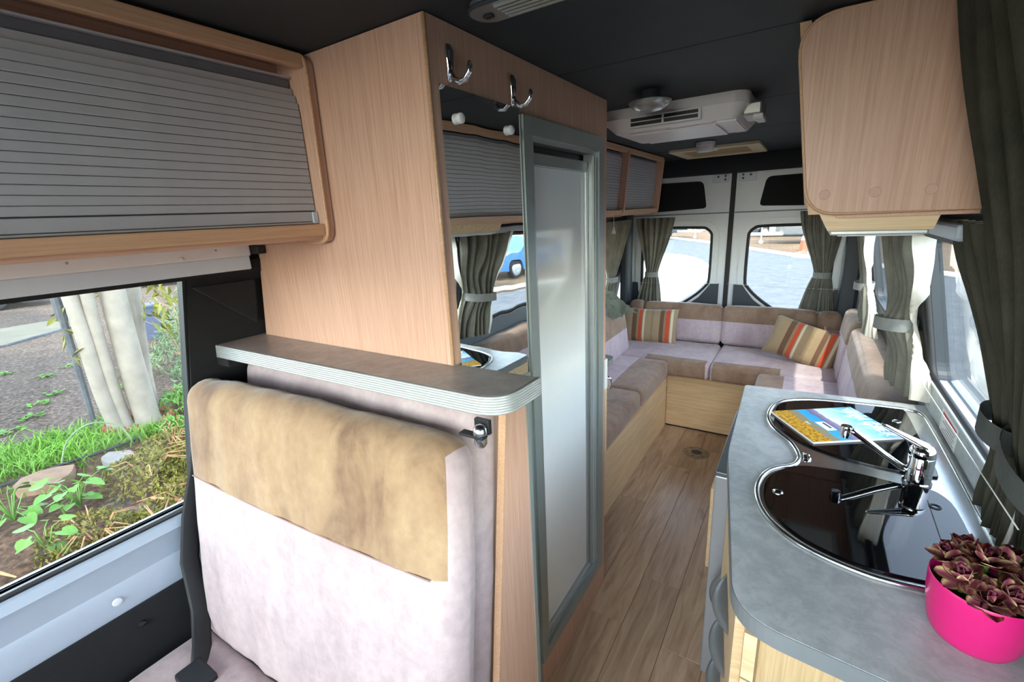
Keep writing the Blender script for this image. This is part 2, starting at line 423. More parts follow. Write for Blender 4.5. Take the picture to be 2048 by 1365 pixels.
def cushion(size, r, M, mat_fn=None, cuts=((), (), ()), res=.05, puff=.008, wr=.003, seed=0, wscale=9, wan=(1, 1, 1)):
    """rounded upholstered block; local box -s/2..s/2 placed by matrix M; material index from mat_fn(local centre, normal)."""
    bm = bmesh.new(); S = [x/2 for x in size]; L = []
    for ax in range(3):
        s = S[ax]; v = [-s+r*(1-math.cos(k/4*PI/2)) for k in range(5)]
        v += [-x for x in v]; n = max(1, int((2*s-2*r)/res))
        v += [-s+r+(2*s-2*r)*k/n for k in range(n+1)]+list(cuts[ax])
        v = sorted(v); q = [v[0]]
        for x in v[1:]:
            if x-q[-1] > 1e-3: q.append(x)
            elif any(abs(x-cc) < 1e-6 for cc in cuts[ax]): q[-1] = x
        q[0], q[-1] = -s, s; L.append(q)
    cache = {}
    def V(p):
        k = tuple(round(x, 5) for x in p)
        if k not in cache: cache[k] = bm.verts.new(p)
        return cache[k]
    for ax in range(3):
        a, b = (ax+1) % 3, (ax+2) % 3
        for s in (-1, 1):
            for i in range(len(L[a])-1):
                for j in range(len(L[b])-1):
                    q = []
                    for (x, y) in ((i, j), (i+1, j), (i+1, j+1), (i, j+1)):
                        p = [0, 0, 0]; p[ax] = s*S[ax]; p[a] = L[a][x]; p[b] = L[b][y]; q.append(V(p))
                    f = bm.faces.new(q if s > 0 else q[::-1])
                    if mat_fn:
                        c = sum((v.co for v in q), Vector())/4; f.material_index = mat_fn(c, ax*2+(s > 0))
    for v in bm.verts:
        p = v.co.copy(); c = Vector([max(-S[k]+r, min(S[k]-r, p[k])) for k in range(3)]); d = p-c
        if d.length > 1e-9: p = c+d.normalized()*r
        nrm = Vector([ (p[k]/S[k])**5 if S[k] else 0 for k in range(3)])
        g = 1
        for k in range(3): g *= 1
        e = [1-(abs(p[k])/S[k])**2 for k in range(3)]
        for k in range(3):
            o1, o2 = e[(k+1) % 3], e[(k+2) % 3]
            p[k] += math.copysign(puff*max(0, o1)*max(0, o2)*(abs(p[k])/S[k])**3, p[k])
        if wr:
            q = Vector((p.x*wan[0], p.y*wan[1], p.z*wan[2]))*wscale+Vector((seed*3.1, seed*1.7, 0)); h = mn.noise(q)+.5*mn.noise(q*2.3)
            if nrm.length > 1e-6: p += nrm.normalized()*wr*h
        v.co = M @ p
    return bm
def T(loc, rx=0, ry=0, rz=0):
    return Matrix.Translation(loc) @ Matrix.Rotation(R(rz), 4, 'Z') @ Matrix.Rotation(R(ry), 4, 'Y') @ Matrix.Rotation(R(rx), 4, 'X')
def XL(z): return -1.41+.2*(max(z, .8)-.8)
def XR(z): return .42-.2*(max(z, .8)-.8)

# ------------------------------------------------------------ the van shell
LWH = [(-.55, .80), (.458, .80), (.515, 1.45), (-.55, 1.45)]
fl = structure('floor', B(((-1.42, -1.3, -.06), (.44, 4.0, -.004))), 'mulch')
fl.data.materials[0] = MATS['trim_grey']
px = [-1.40, -1.06, -.9, -.745, -.60, -.455, -.30, -.155, -.01, .14, .29, .43]
offs = [.3, 1.0, 2.685, 2.09, 2.54, 1.565, 1.26, 1.77, .4, .7, 1.3]
for i in range(len(px)-1):
    y = offs[i] % 1.25 - 2.4
    while y < 3.98:
        a, b = max(y, -1.28), min(y+1.25, 3.98)
        if b > a+.02 and i >= 2 and i <= 8 and b > .3:
            link('plank', B(((px[i]+.0006, a+.0006, -.004), (px[i+1]-.0006, b-.0006, 0)), bev=.0008, seg=1), 'plank', parent=fl)
        y += 1.25
cl = structure('ceiling', B(((-1.25, -1.1, 1.91), (.24, 3.98, 1.97))), 'black_plastic')
for y0, y1 in ((-1.1, .2), (.2, 1.205), (1.205, 1.93), (1.93, 2.62), (2.62, 3.2), (3.2, 3.90)):
    link('ceiling_panel', B(((-1.24, y0+.0012, 1.9), (.225, y1-.0012, 1.912)), bev=.002, seg=1), 'ceiling_vinyl', parent=cl)
link('rear_header', B(((-1.22, 3.86, 1.775), (.22, 3.93, 1.905)), bev=.012), 'header_cloth', parent=cl)


def fnL(y, z): return Vector((XL(z), y, z))
def fnR(y, z): return Vector((XR(z), y, z))
structure('wall_left', plate([(-1.2, .8), (3.98, .8), (3.98, 1.93), (-1.2, 1.93)], fnL, (-.04, 0, 0), [LWH, rrect(2.1, .95, 3.4, 1.45, .06)]), 'trim_grey')
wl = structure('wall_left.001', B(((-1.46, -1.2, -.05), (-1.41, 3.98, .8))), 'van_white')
structure('wall_right', plate([(.6, .8), (3.98, .8), (3.98, 1.93), (.6, 1.93)], fnR, (.04, 0, 0), [rrect(.85, 1.0, 1.83, 1.45, .05), rrect(2.06, .97, 3.42, 1.45, .06)]), 'trim_grey')
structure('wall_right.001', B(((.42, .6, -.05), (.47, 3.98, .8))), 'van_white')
# lower lining of the garden side: white pressed ledge, then black board
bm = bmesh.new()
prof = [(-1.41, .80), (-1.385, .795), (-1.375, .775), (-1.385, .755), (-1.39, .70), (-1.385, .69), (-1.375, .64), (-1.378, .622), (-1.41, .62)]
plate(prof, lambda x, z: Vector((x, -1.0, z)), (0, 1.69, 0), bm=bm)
structure('trim_1', bm, 'shaded_white', smooth=30)
link('trim_bolt_cover', lathe(bmesh.new(), [(0, .004), (.009, .003), (.011, 0)], (-1.377, .235, .662), 14, 'X'), 'white_paint', parent=bpy.data.objects['trim_1'])
t2 = structure('trim_2', B(((-1.41, -1.0, 0), (-1.37, .69, .622)), bev=.004), 'black_carpet')
link('trim_clip', lathe(bmesh.new(), [(0, .008), (.008, .006), (.009, 0)], (-1.37, .265, .57), 12, 'X'), 'black_plastic', parent=t2)
# black corner lining beyond the front garden window
bm = plate([(.458, .8), (.70, .8), (.70, 1.455), (.515, 1.455)], lambda y, z: fnL(y, z)+Vector((.012, 0, 0)), (-.012, 0, 0))
plate([(-.6, 1.44), (.70, 1.44), (.70, 1.475), (-.6, 1.475)], lambda y, z: fnL(y, z)+Vector((.03, 0, 0)), (-.03, 0, 0), bm=bm)
plate([(.52, 1.42), (.67, 1.30), (.67, 1.42)], lambda y, z: fnL(y, z)+Vector((.03, 0, 0)), (-.03, 0, 0), bm=bm)
box(bm, (-1.34, .56, 1.20), (-1.26, .70, 1.222), .004)
structure('trim_3', bm, 'black_carpet')
# windows: glass + rubber
def window(name, loop, fn, side, group=None):
    g = plate(loop, lambda a, b: fn(a, b)+Vector((side*.03, 0, 0)), (side*.004, 0, 0))
    o = structure(name, g, 'window_glass')
    link('rubber_seal', tube(bmesh.new(), [fn(a, b)+Vector((-side*.002, 0, 0)) for a, b in loop], .011, 6, True), 'black_rubber', parent=o, smooth=True)
    return o
window('window_1', LWH, fnL, -1)
link('chrome_strip', tube(bmesh.new(), [fnL(-.55, .8)+Vector((.01, 0, .012)), fnL(.47, .8)+Vector((.01, 0, .012))], .0025, 6), 'alu_bright', parent=bpy.data.objects['window_1'])
window('window_2', rrect(2.1, .95, 3.4, 1.45, .06), fnL, -1)
window('window_3', rrect(.85, 1.0, 1.83, 1.45, .05), fnR, 1)
window('window_4', rrect(2.06, .97, 3.42, 1.45, .06), fnR, 1)
structure('trim_4', plate([(1.83, .86), (2.06, .86), (2.06, 1.47), (1.83, 1.47)], lambda y, z: fnR(y, z)+Vector((-.012, 0, 0)), (.012, 0, 0)), 'trim_grey')
structure('trim_5', B(((.238, 1.20, 1.464), (.30, 3.9, 1.496)), bev=.006), 'shaded_white')
structure('trim_6', B(((.388, 1.85, .80), (.425, 3.8, .955)), bev=.008), 'reveal_grey')
# cab shell ahead of the camera
structure('wall_front', B(((-1.44, -2.10, -.05), (.46, -2.0, .95))), 'trim_grey')
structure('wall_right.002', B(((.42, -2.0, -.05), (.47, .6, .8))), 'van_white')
structure('wall_right.003', plate([(-2.0, .8), (.6, .8), (.6, 1.93), (-1.1, 1.93), (-2.0, .96)], fnR, (.04, 0, 0), [rrect(-.38, 1.0, .52, 1.45, .05), [(-1.75, 1.0), (-.85, 1.0), (-.85, 1.6), (-1.25, 1.6)]]), 'trim_grey')
structure('wall_left.002', plate([(-2.0, .8), (-1.2, .8), (-1.2, .96), (-2.0, .96)], fnL, (-.04, 0, 0)), 'trim_grey')
structure('wall_left.003', B(((-1.46, -2.0, -.05), (-1.41, -1.2, .8))), 'trim_grey')
window('window_5', rrect(-.38, 1.0, .52, 1.45, .05), fnR, 1)
structure('window_6', plate([(-1.3, 0), (.3, 0), (.22, 1), (-1.22, 1)], lambda x, t: Vector((x, -2.0+.9*t, .95+.98*t)), (0, -.004, .004)), 'window_glass')
# rear corner posts
bm = B(((-1.33, 3.80, .5), (-1.255, 3.93, 1.85)), bev=.02)
structure('trim_7', bm, 'trim_grey')
structure('trim_8', B(((.225, 3.80, .5), (.33, 3.93, 1.50)), bev=.02), 'trim_grey')

# rear doors
WIN = [(.128, .985), (.127, 1.29), (.135, 1.345), (.165, 1.375), (.21, 1.388), (.45, 1.392), (.58, 1.385), (.645, 1.36), (.67, 1.31), (.675, 1.0), (.67, .90), (.64, .82), (.58, .782), (.50, .765), (.36, .765), (.32, .775), (.22, .85), (.15, .925)]
for k, s in ((1, -1), (2, 1)):
    fn = lambda a, z, s=s: Vector((-.505+s*a, 3.95, z))
    W = smooth_loop(WIN, 3)
    bm = plate(rrect(.014, .2, .765, 1.80, .02), fn, (0, .05, 0), [W])
    d = structure('door_%d' % k, bm, 'white_paint')
    link('door_glass', plate(inset(W, -.004), lambda a, z: fn(a, z)+Vector((0, .03, 0)), (0, .004, 0)), 'window_glass', parent=d)
    link('rubber_seal', tube(bmesh.new(), [fn(a, z)+Vector((0, -.002, 0)) for a, z in W], .014, 6, True), 'black_rubber', parent=d, smooth=True)
    # raised pressing round the window
    link('window_pressing', plate(smooth_loop([(a+(.05 if a > .4 else -.035)*1, z+(.035 if z > 1.1 else -.03)) for a, z in WIN], 3), lambda a, z: fn(a, z)+Vector((0, -.010, 0)), (0, .012, 0), [W]), 'white_paint', parent=d)
    up = rpoly([(.182, 1.532), (.216, 1.735), (.70, 1.740), (.70, 1.512)], [.03, .04, .03, .03])
    link('upper_panel', plate(up, lambda a, z: fn(a, z)+Vector((0, -.008, 0)), (0, .01, 0)), 'black_carpet', parent=d)
    link('crease', tube(bmesh.new(), [fn(.02, 1.492)+Vector((0, -.002, 0)), fn(.76, 1.492)+Vector((0, -.002, 0))], .004, 6), 'reveal_grey', parent=d)
    low = [(.055, .3), (.75, .3), (.75, .935), (.705, .938), (.70, .86), (.66, .77), (.60, .73), (.34, .735), (.27, .775), (.20, .83), (.145, .90), (.115, .945), (.055, .945)]
    link('lower_trim', plate(low, lambda a, z: fn(a, z)+Vector((0, -.022, 0)), (0, .022, 0)), 'trim_grey', parent=d)
    link('reveal', plate(inset(W, -.052)[:], lambda a, z: fn(a, z)+Vector((0, -.012, 0)), (0, .012, 0), [W]), 'white_paint', parent=d)
    bm = B((fn(.035 if s > 0 else .15, 1.715)+Vector((0, -.012, 0)), fn(.15 if s > 0 else .035, 1.775)), bev=.004)
    hp = link('latch_plate', bm, 'van_white', parent=d)
    for a, z in ((.06, 1.76), (.06, 1.735), (.11, 1.757)):
        link('plate_hole', lathe(bmesh.new(), [(0, -.003), (.008, -.003), (.008, 0)], fn(a, z)+Vector((0, -.0125, 0)), 10, 'Y'), 'trim_grey', parent=hp)
structure('trim_9', B(((-.522, 3.935, .3), (-.488, 3.99, 1.80)), bev=.006), 'black_rubber')
structure('trim_10', B(((-1.36, 3.96, .2), (-1.255, 4.0, 1.9)), ((.245, 3.96, .2), (.4, 4.0, 1.9)), ((-1.3, 3.97, 1.78), (.3, 4.0, 1.95)), ((-1.3, 3.97, -.05), (.4, 4.0, .22))), 'white_paint')

# ------------------------------------------------------------ shower cubicle
FX = -.595
cub = empty('shower_cubicle', (-.97, 1.12, 0), 'tall oak-look shower cubicle with grey framed frosted door, standing beside the aisle', 'shower cubicle')
link('side_panel', plate([(XL(1.258)+.03, 1.258), (FX-.0165, 1.258), (FX-.0165, 1.898), (XL(1.898)+.02, 1.898)], lambda x, z: Vector((x, .69, z)), (0, .016, 0)), 'oak_vertical', parent=cub)
link('front_panel', plate([(.69, .002), (1.556, .002), (1.556, 1.898), (.69, 1.898)], lambda y, z: Vector((FX, y, z)), (-.016, 0, 0), [[(1.0, .135), (1.507, .135), (1.507, 1.777), (1.0, 1.777)]]), 'oak_vertical', parent=cub)
link('rear_panel', B(((-1.19, 1.541, .002), (FX-.016, 1.556, 1.898))), 'oak_vertical', parent=cub)
link('lower_side_panel', B(((-1.40, .70, .002), (FX-.016, .714, 1.22))), 'oak_vertical', parent=cub)
link('corner_edging', tube(bmesh.new(), [(FX-.003, .693, 1.259), (FX-.003, .693, 1.897)], .0042, 8), 'lip_wood', parent=cub, smooth=True)
df = link('door_frame', plate([(.998, .132), (1.509, .132), (1.509, 1.779), (.998, 1.779)], lambda y, z: Vector((FX+.010, y, z)), (-.03, 0, 0), [[(1.036, .172), (1.468, .172), (1.468, 1.737), (1.036, 1.737)]]), 'alu_frame', parent=cub)
link('inner_frame', plate([(1.030, .166), (1.474, .166), (1.474, 1.743), (1.030, 1.743)], lambda y, z: Vector((FX+.001, y, z)), (-.03, 0, 0), [[(1.058, .186), (1.43, .186), (1.43, 1.725), (1.058, 1.725)]]), 'alu', parent=cub)
link('door_track', B(((FX-.012, 1.434, .19), (FX+.004, 1.441, 1.72)), ((FX-.012, 1.452, .19), (FX+.004, 1.458, 1.72)), ((FX-.022, 1.06, .186), (FX-.008, 1.43, .196))), 'alu_bright', parent=cub)
link('door_slot', B(((FX-.05, 1.045, 1.70), (FX-.036, 1.45, 1.735))), 'black_plastic', parent=cub)
link('door_slot', B(((FX-.05, 1.045, .15), (FX-.036, 1.45, .20))), 'black_plastic', parent=cub)
link('door_panel', B(((FX-.032, 1.05, .198), (FX-.018, 1.432, 1.675)), bev=.002), 'frosted_white', parent=cub)
link('door_head_rail', B(((FX-.033, 1.05, 1.672), (FX-.012, 1.425, 1.705)), bev=.003), 'alu_frame', parent=cub)
link('door_stile', B(((FX-.033, 1.412, .198), (FX-.012, 1.43, 1.69)), bev=.003), 'alu', parent=cub)
link('filler_strip', B(((FX-.001, .94, .0), (FX+.004, .9975, 1.148))), 'alu_frame', parent=cub)
sw = link('switch_plate', B(((FX-.002, 1.532, .90), (FX+.010, 1.556, 1.02)), bev=.003), 'white_plastic', parent=cub)
link('lever', tube(bmesh.new(), [(FX+.008, 1.556, .945), (FX+.016, 1.566, .935), (FX+.018, 1.572, .91), (FX+.012, 1.566, .893)], .006, 8), 'chrome', parent=sw, smooth=True)
link('end_ledge', plate(rpoly([(FX-.10, 1.557), (FX-.10, 1.645), (FX+.012, 1.63), (FX+.012, 1.557)], [0, 0, .03, 0]), lambda x, y: Vector((x, y, .985)), (0, 0, .022)), 'worktop_edge', parent=cub)
link('ledge_support', B(((FX-.09, 1.557, .40), (FX-.004, 1.585, .985))), 'pale_wood', parent=cub)

mir = empty('wall_mirror', (FX, .85, 1.262), 'tall narrow frameless mirror fixed between the cubicle corner and the shower door', 'mirror')
link('mirror_sheet', B(((FX+.0005, .712, 1.15), (FX+.004, .993, 1.79))), 'mirror', parent=mir)
for y in (.762, .943):
    link('fixing_knob', lathe(bmesh.new(), [(0, .012), (.006, .0118), (.0095, .009), (.0102, .005), (.0095, .001), (.0095, 0)], (FX+.004, y, 1.738), 20, 'X'), 'white_plastic', parent=mir, smooth=40)
def coat_hook(y, z, label):
    h = empty('coat_hook', (FX, y, z), label, 'coat hook', 'chrome coat hooks above the mirror')
    bm = bmesh.new(); tube(bm, [(FX+.002, y, z-.040), (FX+.004, y, z-.034), (FX+.007, y, z-.018), (FX+.008, y, z-.002), (FX+.008, y, z+.012), (FX+.006, y, z+.021), (FX+.003, y, z+.026)], [(.002, .003), (.004, .0075), (.005, .0075), (.0055, .0105), (.006, .012), (.0045, .009), (.001, .002)], 14)
    link('back_plate', bm, 'chrome', parent=h, smooth=True)
    bm = bmesh.new(); tube(bm, [(FX+.006, y, z-.018), (FX+.013, y, z-.033), (FX+.026, y, z-.041), (FX+.040, y, z-.039), (FX+.050, y, z-.029), (FX+.052, y, z-.018), (FX+.051, y, z-.012)], [.005, .0052, .0055, .0055, .005, .0052, .003], 12)
    link('prong', bm, 'chrome', parent=h, smooth=True)
coat_hook(.744, 1.836, 'chrome coat hook nearest the big oak cubicle side, above the mirror')
coat_hook(.962, 1.829, 'chrome coat hook above the upper corner of the shower door frame')

# shelf and its support panel
sh = empty('seat_shelf', (-.87, .64, 1.222), 'narrow brownish grey laminate shelf with ribbed aluminium edge above the folded seat', 'shelf')
SO = rpoly([(-1.325, .70), (-1.325, .562), (-.402, .578), (-.398, .705), (-.6, .705), (-.6, .70)], [0, .004, .06, .006, 0, 0], 8)
link('shelf_board', plate(inset(SO, .004), lambda x, y: Vector((x, y, 1.226)), (0, 0, .032)), 'shelf_top', parent=sh)
bm = bmesh.new()
path = [p for p in SO if not (p[1] >= .6999 and p[0] < -.42)]
path = [(-1.325, .70)]+path
for k in range(7):
    z = 1.2255+k*.0049; tube(bm, [(x, y, z) for x, y in path], .0034, 6)
link('ribbed_edge', bm, 'alu_bright', parent=sh, smooth=True)
pp = empty('shelf_support_panel', (-.458, .62, 0), 'pale wood upright panel with slanted front edge under the shelf end', 'panel')
PY = [(.668, 1.222), (.735, 1.222), (.735, .002), (.498, .002)]
link('panel_board', plate(PY, lambda y, z: Vector((-.466, y, z)), (.015, 0, 0)), 'oak_vertical', parent=pp)
link('panel_edging', B(((-.4665, 0, 0), (-.4505, .0035, 1.232))), 'lip_wood', parent=pp)
o = pp.children if False else bpy.data.objects['panel_edging']
for v in o.data.vertices:
    wv = v.co+Vector(pp.location); wv.y = wv.y-0.0025+.4975+.1387*wv.z; v.co = wv-Vector(pp.location)
link('rear_strip', B(((-.4665, .735, .002), (-.449, .748, 1.222))), 'alu_frame', parent=pp)

# travel seat
seat = empty('travel_seat', (-.9, .3, 0), 'folded passenger seat with tan and pink suede back, in front of the shelf', 'seat')
Mb = T((-.893, .484, .815), rx=-7.5, rz=2.5)
bc = link('back_cushion', cushion((.865, .105, .735), .05, Mb, lambda c, s: 1 if (s in (0, 1) or c.z < .122) else 0, ((), (), (.122,)), .016, .012, .0045, 1, 8, (2.2, 1, .45)), ['tan_suede', 'pink_suede'], parent=seat, smooth=True)
bm = bmesh.new()
tube(bm, [Mb @ Vector((-.395+.79*k/20, -.0525-.012*(1-(abs(-.395+.79*k/20)/.4325)**2)*.88-.001, .122)) for k in range(21)], .0016, 5)
link('seam', bm, 'stitch', parent=bc)
bm = bmesh.new()
pts = [(-.416, -.045, .2), (-.423, -.043, 0), (-.423, -.043, -.2)]
link('seat_cushion', cushion((.86, .52, .12), .04, T((-.895, .13, .43)), None, ((), (), ()), .06, .01, .003, 3), 'pink_suede', parent=seat, smooth=True)
link('seat_base', B(((-1.3, -.1, .0), (-.5, .55, .372)), bev=.004), 'oak_vertical', parent=seat)
bm = B(((-.468, .540, 1.197), (-.418, .556, 1.202)), ((-.446, .557, 1.200), (-.416, .566, 1.226)), bev=.001)
hb = link('hinge_bracket', bm, 'black_plastic', parent=seat)
link('bolt', lathe(bmesh.new(), [(0, .018), (.006, .0165), (.0115, .011), (.0125, .003), (.0125, 0), (.009, 0), (.009, -.006), (.011, -.007), (.011, -.018), (.007, -.024), (0, -.025)], (-.429, .550, 1.204), 18), 'steel', parent=hb, smooth=40)
bm = bmesh.new()
tube(bm, [(-1.352, .50, 1.02), (-1.356, .46, .90), (-1.358, .425, .80), (-1.348, .392, .68), (-1.30, .372, .56), (-1.235, .335, .505), (-1.17, .30, .495)], [(.003, .024)]*7, 8)
link('belt_strap', bm, 'belt_black', parent=seat, smooth=True)
link('belt_buckle', B(((-1.20, .255, .49), (-1.11, .315, .512)), bev=.006), 'black_plastic', parent=seat)

fc = empty('folded_cushion', (-.89, .6, .49), 'plain pink suede cushion wedged upright behind the tan seat back', 'cushion')
link('cushion_pad', cushion((.815, .075, .71), .032, T((-.886, .603, .852), rx=-7.5), None, ((), (), ()), .05, .006, .003, 5), 'pink_suede', parent=fc, smooth=True)
bm = B(((-.60, .625, 1.203), (-.53, .645, 1.207)))
link('hinge_strip', bm, 'black_plastic', parent=fc)
for x in (-.585, -.565, -.545):
    link('rivet', lathe(bmesh.new(), [(0, .004), (.004, .003), (.006, 0)], (x, .634, 1.207), 10), 'brass', parent=fc)

# ------------------------------------------------------------ overhead cabinets
def slat_mesh(name, y0, y1, x, z, h, d=.007):
    me = bmesh.new(); box(me, (x-d, y0, z), (x, y1, z+h), .0014, 2); return me
oc = empty('overhead_cabinet', (-1.05, 0, 1.515), 'long overhead cabinet with grey roller shutter above the garden window', 'overhead cabinet')
link('end_panel', plate(rpoly([(-1.24, 1.515), (-.912, 1.515), (-.904, 1.894), (-1.2, 1.894)], [0, .035, .03, 0]), lambda x, z: Vector((x, .668, z)), (0, .02, 0)), 'oak_vertical', parent=oc)
bm = bmesh.new(); tube(bm, [(x+.001, .670, z) for x, z in rpoly([(-1.24, 1.515), (-.912, 1.515), (-.904, 1.894), (-1.2, 1.894)], [0, .035, .03, 0])], .004, 6)
link('end_edging', bm, 'lip_wood', parent=oc, smooth=True)
link('top_rail', B(((-.926, -.62, 1.866), (-.908, .668, 1.892)), bev=.002), 'lip_wood', parent=oc)
link('top_recess', B(((-1.15, -.62, 1.886), (-.926, .668, 1.897)), ((-1.02, -.62, 1.86), (-1.0, .668, 1.89))), 'oak_long', parent=oc)
link('bottom_rail', B(((-1.0, -.62, 1.531), (-.916, .668, 1.556)), bev=.002), 'lip_wood', parent=oc)
link('bottom_board', B(((-1.27, -.62, 1.522), (-.93, .668, 1.532))), 'oak_long', parent=oc)
link('lower_valance', B(((-1.235, -.62, 1.520), (-1.215, .688, 1.534)), bev=.002), 'oak_long', parent=oc)
shu = link('shutter', B(((-.956, -.62, 1.556), (-.948, .665, 1.80))), 'slat_edge', parent=oc)
s0 = None; z = 1.5855
for k in range(17):
    if s0 is None: s0 = link('slat', slat_mesh('slat', -.62, .666, -.940, z, .0140), 'slat_grey', parent=shu)
    else:
        xx = 0 if k < 14 else -(k-13)**2*.0016
        dup(s0, (xx, 0, k*.01465), shu)
link('handle_bar', B(((-.950, -.62, 1.562), (-.938, .666, 1.583)), ((-.950, -.62, 1.557), (-.936, .666, 1.561)), bev=.0015), 'slat_grey', parent=shu)
link('top_guide', B(((-.985, -.62, 1.835), (-.960, .666, 1.853)), bev=.003), 'slat_edge', parent=shu)
link('guide_lip', B(((-.962, -.62, 1.853), (-.954, .666, 1.8565))), 'slat_grey', parent=shu)
link('slat_stop', B(((-.942, .655, 1.558), (-.934, .666, 1.582))), 'van_white', parent=oc)

rb = empty('roller_blind', (-1.25, .05, 1.46), 'white roller blind cassette along the top of the garden window', 'blind')
link('cassette', B(((-1.288, -.62, 1.484), (-1.238, .665, 1.521)), bev=.004), 'blind_white', parent=rb)
link('lower_flap', B(((-1.29, -.62, 1.450), (-1.238, .66, 1.486)), bev=.003), 'van_white', parent=rb)
link('end_bracket', B(((-1.29, .665, 1.488), (-1.205, .689, 1.512)), bev=.004), 'black_plastic', parent=rb)
link('pull_bead', lathe(bmesh.new(), [(0, -.006), (.005, -.003), (.005, .003), (0, .006)], (-1.236, .50, 1.492), 10, 'X'), 'cream_plastic', parent=rb)
for y in (.08, .30, .58): link('screw', lathe(bmesh.new(), [(0, .002), (.003, 0)], (-1.238, y, 1.505), 8, 'X'), 'alu', parent=rb)

def rear_cab(side, label, y0, y1, divs, near):
    """row of shuttered cabinets; side -1 garden side, +1 kitchen side."""
    fx = (lambda z: -.945+.035*(z-1.515)/.375) if side < 0 else (lambda z: -.002-.053*(z-1.515)/.375)
    bx = (lambda z: XL(z)+.01) if side < 0 else (lambda z: XR(z)-.012)
    c = empty('overhead_cabinet', ((fx(1.5)+bx(1.5))/2, (y0+y1)/2, 1.51), label, 'overhead cabinet', 'rear overhead cabinets')
    s = -side   # direction toward the aisle
    for i, y in enumerate(divs):
        dp = .006 if side < 0 else .018; P = [(bx(1.52), 1.512), (fx(1.512)+s*dp, 1.512), (fx(1.894)+s*dp, 1.894), (bx(1.89), 1.894)]
        if near and i == 0: continue
        link('divider_panel', plate(rpoly(P, [0, .035, .03, 0]), lambda x, z, y=y: Vector((x, y-.011, z)), (0, .022, 0)), 'oak_vertical', parent=c)
    def strip(n, z0, z1, d0, d1, m):
        bm = plate([(fx(z0)+s*d0, z0), (fx(z1)+s*d0, z1), (fx(z1)+s*d1, z1), (fx(z0)+s*d1, z0)], lambda x, z: Vector((x, y0+.002, z)), (0, y1-y0-.004, 0))
        return link(n, bm, m, parent=c)
    strip('top_rail', 1.866, 1.892, 0, -.02, 'lip_wood')
    strip('bottom_rail', 1.524, 1.552, 0, -.10, 'lip_wood')
    link('bottom_board', B(((min(bx(1.53), fx(1.53)-s*.05), y0, 1.516), (max(bx(1.53), fx(1.53)-s*.05), y1, 1.527))), 'oak_long', parent=c)
    st = strip('shutter', 1.552, 1.868, -.045, -.052, 'slat_edge')
    bm = bmesh.new(); z = 1.554; k = 0
    while z < 1.852:
        off = -.034 if z < 1.83 else -.034-(z-1.83)*.8
        P = [(fx(z)+s*off, z), (fx(z+.0135)+s*off, z+.0135), (fx(z+.0135)+s*(off-.006), z+.0135), (fx(z)+s*(off-.006), z)]
        for a, b in zip(divs if near else [y0]+list(divs), (divs if near else [y0]+list(divs))[1:]): plate(P, lambda x, zz: Vector((x, a+.011, zz)), (0, b-a-.022, 0), bm=bm)
        z += .0152
    setp(link('slats', bm, 'slat_grey', parent=st), kind='stuff')
    for a, b in zip(divs if near else [y0]+list(divs), (divs if near else [y0]+list(divs))[1:]):
        yy = a+.018 if near else b-.018
    return c
rear_cab(-1, 'overhead cabinet with two grey shutters behind the cubicle, above the gathered corner curtains', 1.558, 3.5, [2.74, 3.485], False)
link('end_panel_cubicle', B(((-1.19, 1.5575, 1.515), (-.93, 1.57, 1.89))), 'oak_vertical', parent=bpy.data.objects['overhead_cabinet.001'])
kc = rear_cab(1, 'overhead cabinet with broad rounded oak end panel above the sink', 1.184, 3.5, [1.197, 2.25, 3.485], True)
kp = rpoly([(.262, 1.525), (-.006, 1.525), (-.058, 1.894), (.182, 1.894)], [0, .055, .075, 0], 8)
kpo = link('end_panel', plate(kp, lambda x, z: Vector((x, 1.167, z)), (0, .018, 0)), 'oak_vertical', parent=kc)
bm = bmesh.new(); tube(bm, [(x, 1.168, z) for x, z in kp], .003, 6, True); link('end_edging', bm, 'lip_wood', parent=kc, smooth=True)
for x in (.021, .103, .186): link('screw_cap', lathe(bmesh.new(), [(0, -.0012), (.009, -.0012), (.0095, 0)], (x, 1.1668, 1.563), 20, 'Y'), 'cap_beige', parent=kpo)
lb = empty('lamp_box', (.12, 1.5, 1.475), 'shallow wooden box with silver strip light hung under the kitchen cabinet', 'lamp')
link('wooden_box', plate([(.018, 1.525), (.035, 1.489), (.205, 1.489), (.214, 1.525)], lambda x, z: Vector((x, 1.20, z)), (0, .62, 0)), 'pale_wood', parent=lb)
link('strip_light', B(((.04, 1.205, 1.479), (.20, 1.80, 1.4895)), bev=.003), 'alu_bright', parent=lb)
link('diffuser', B(((.055, 1.22, 1.476), (.185, 1.78, 1.4795)), bev=.001), 'white_plastic', parent=lb)

# ------------------------------------------------------------ ceiling fittings
cv = empty('ceiling_light_bar', (-.44, .77, 1.9), 'long rounded silver ribbed light bar on the ceiling beside the cubicle top', 'ceiling light')
bo = rrect(-.528, .712, -.12, .780, .032, 8)
bm = plate(bo, lambda x, y: Vector((x, y, 1.885)), (0, 0, .014))
link('bar_body', bm, 'silver_plastic', parent=cv)
link('rib', tube(bmesh.new(), [(-.47, .722, 1.885), (-.13, .722, 1.885)], .004, 6), 'alu', parent=cv)
rb0 = bpy.data.objects['rib']
for k in range(1, 5): dup(rb0, (0, .0115*k, 0), cv)
link('switch', B(((-.508, .742, 1.881), (-.490, .756, 1.8855)), bev=.003), 'black_plastic', parent=cv)
link('bar_trim', tube(bmesh.new(), [(x, y, 1.889) for x, y in bo], .004, 6, True), 'trim_grey', parent=cv, smooth=True)

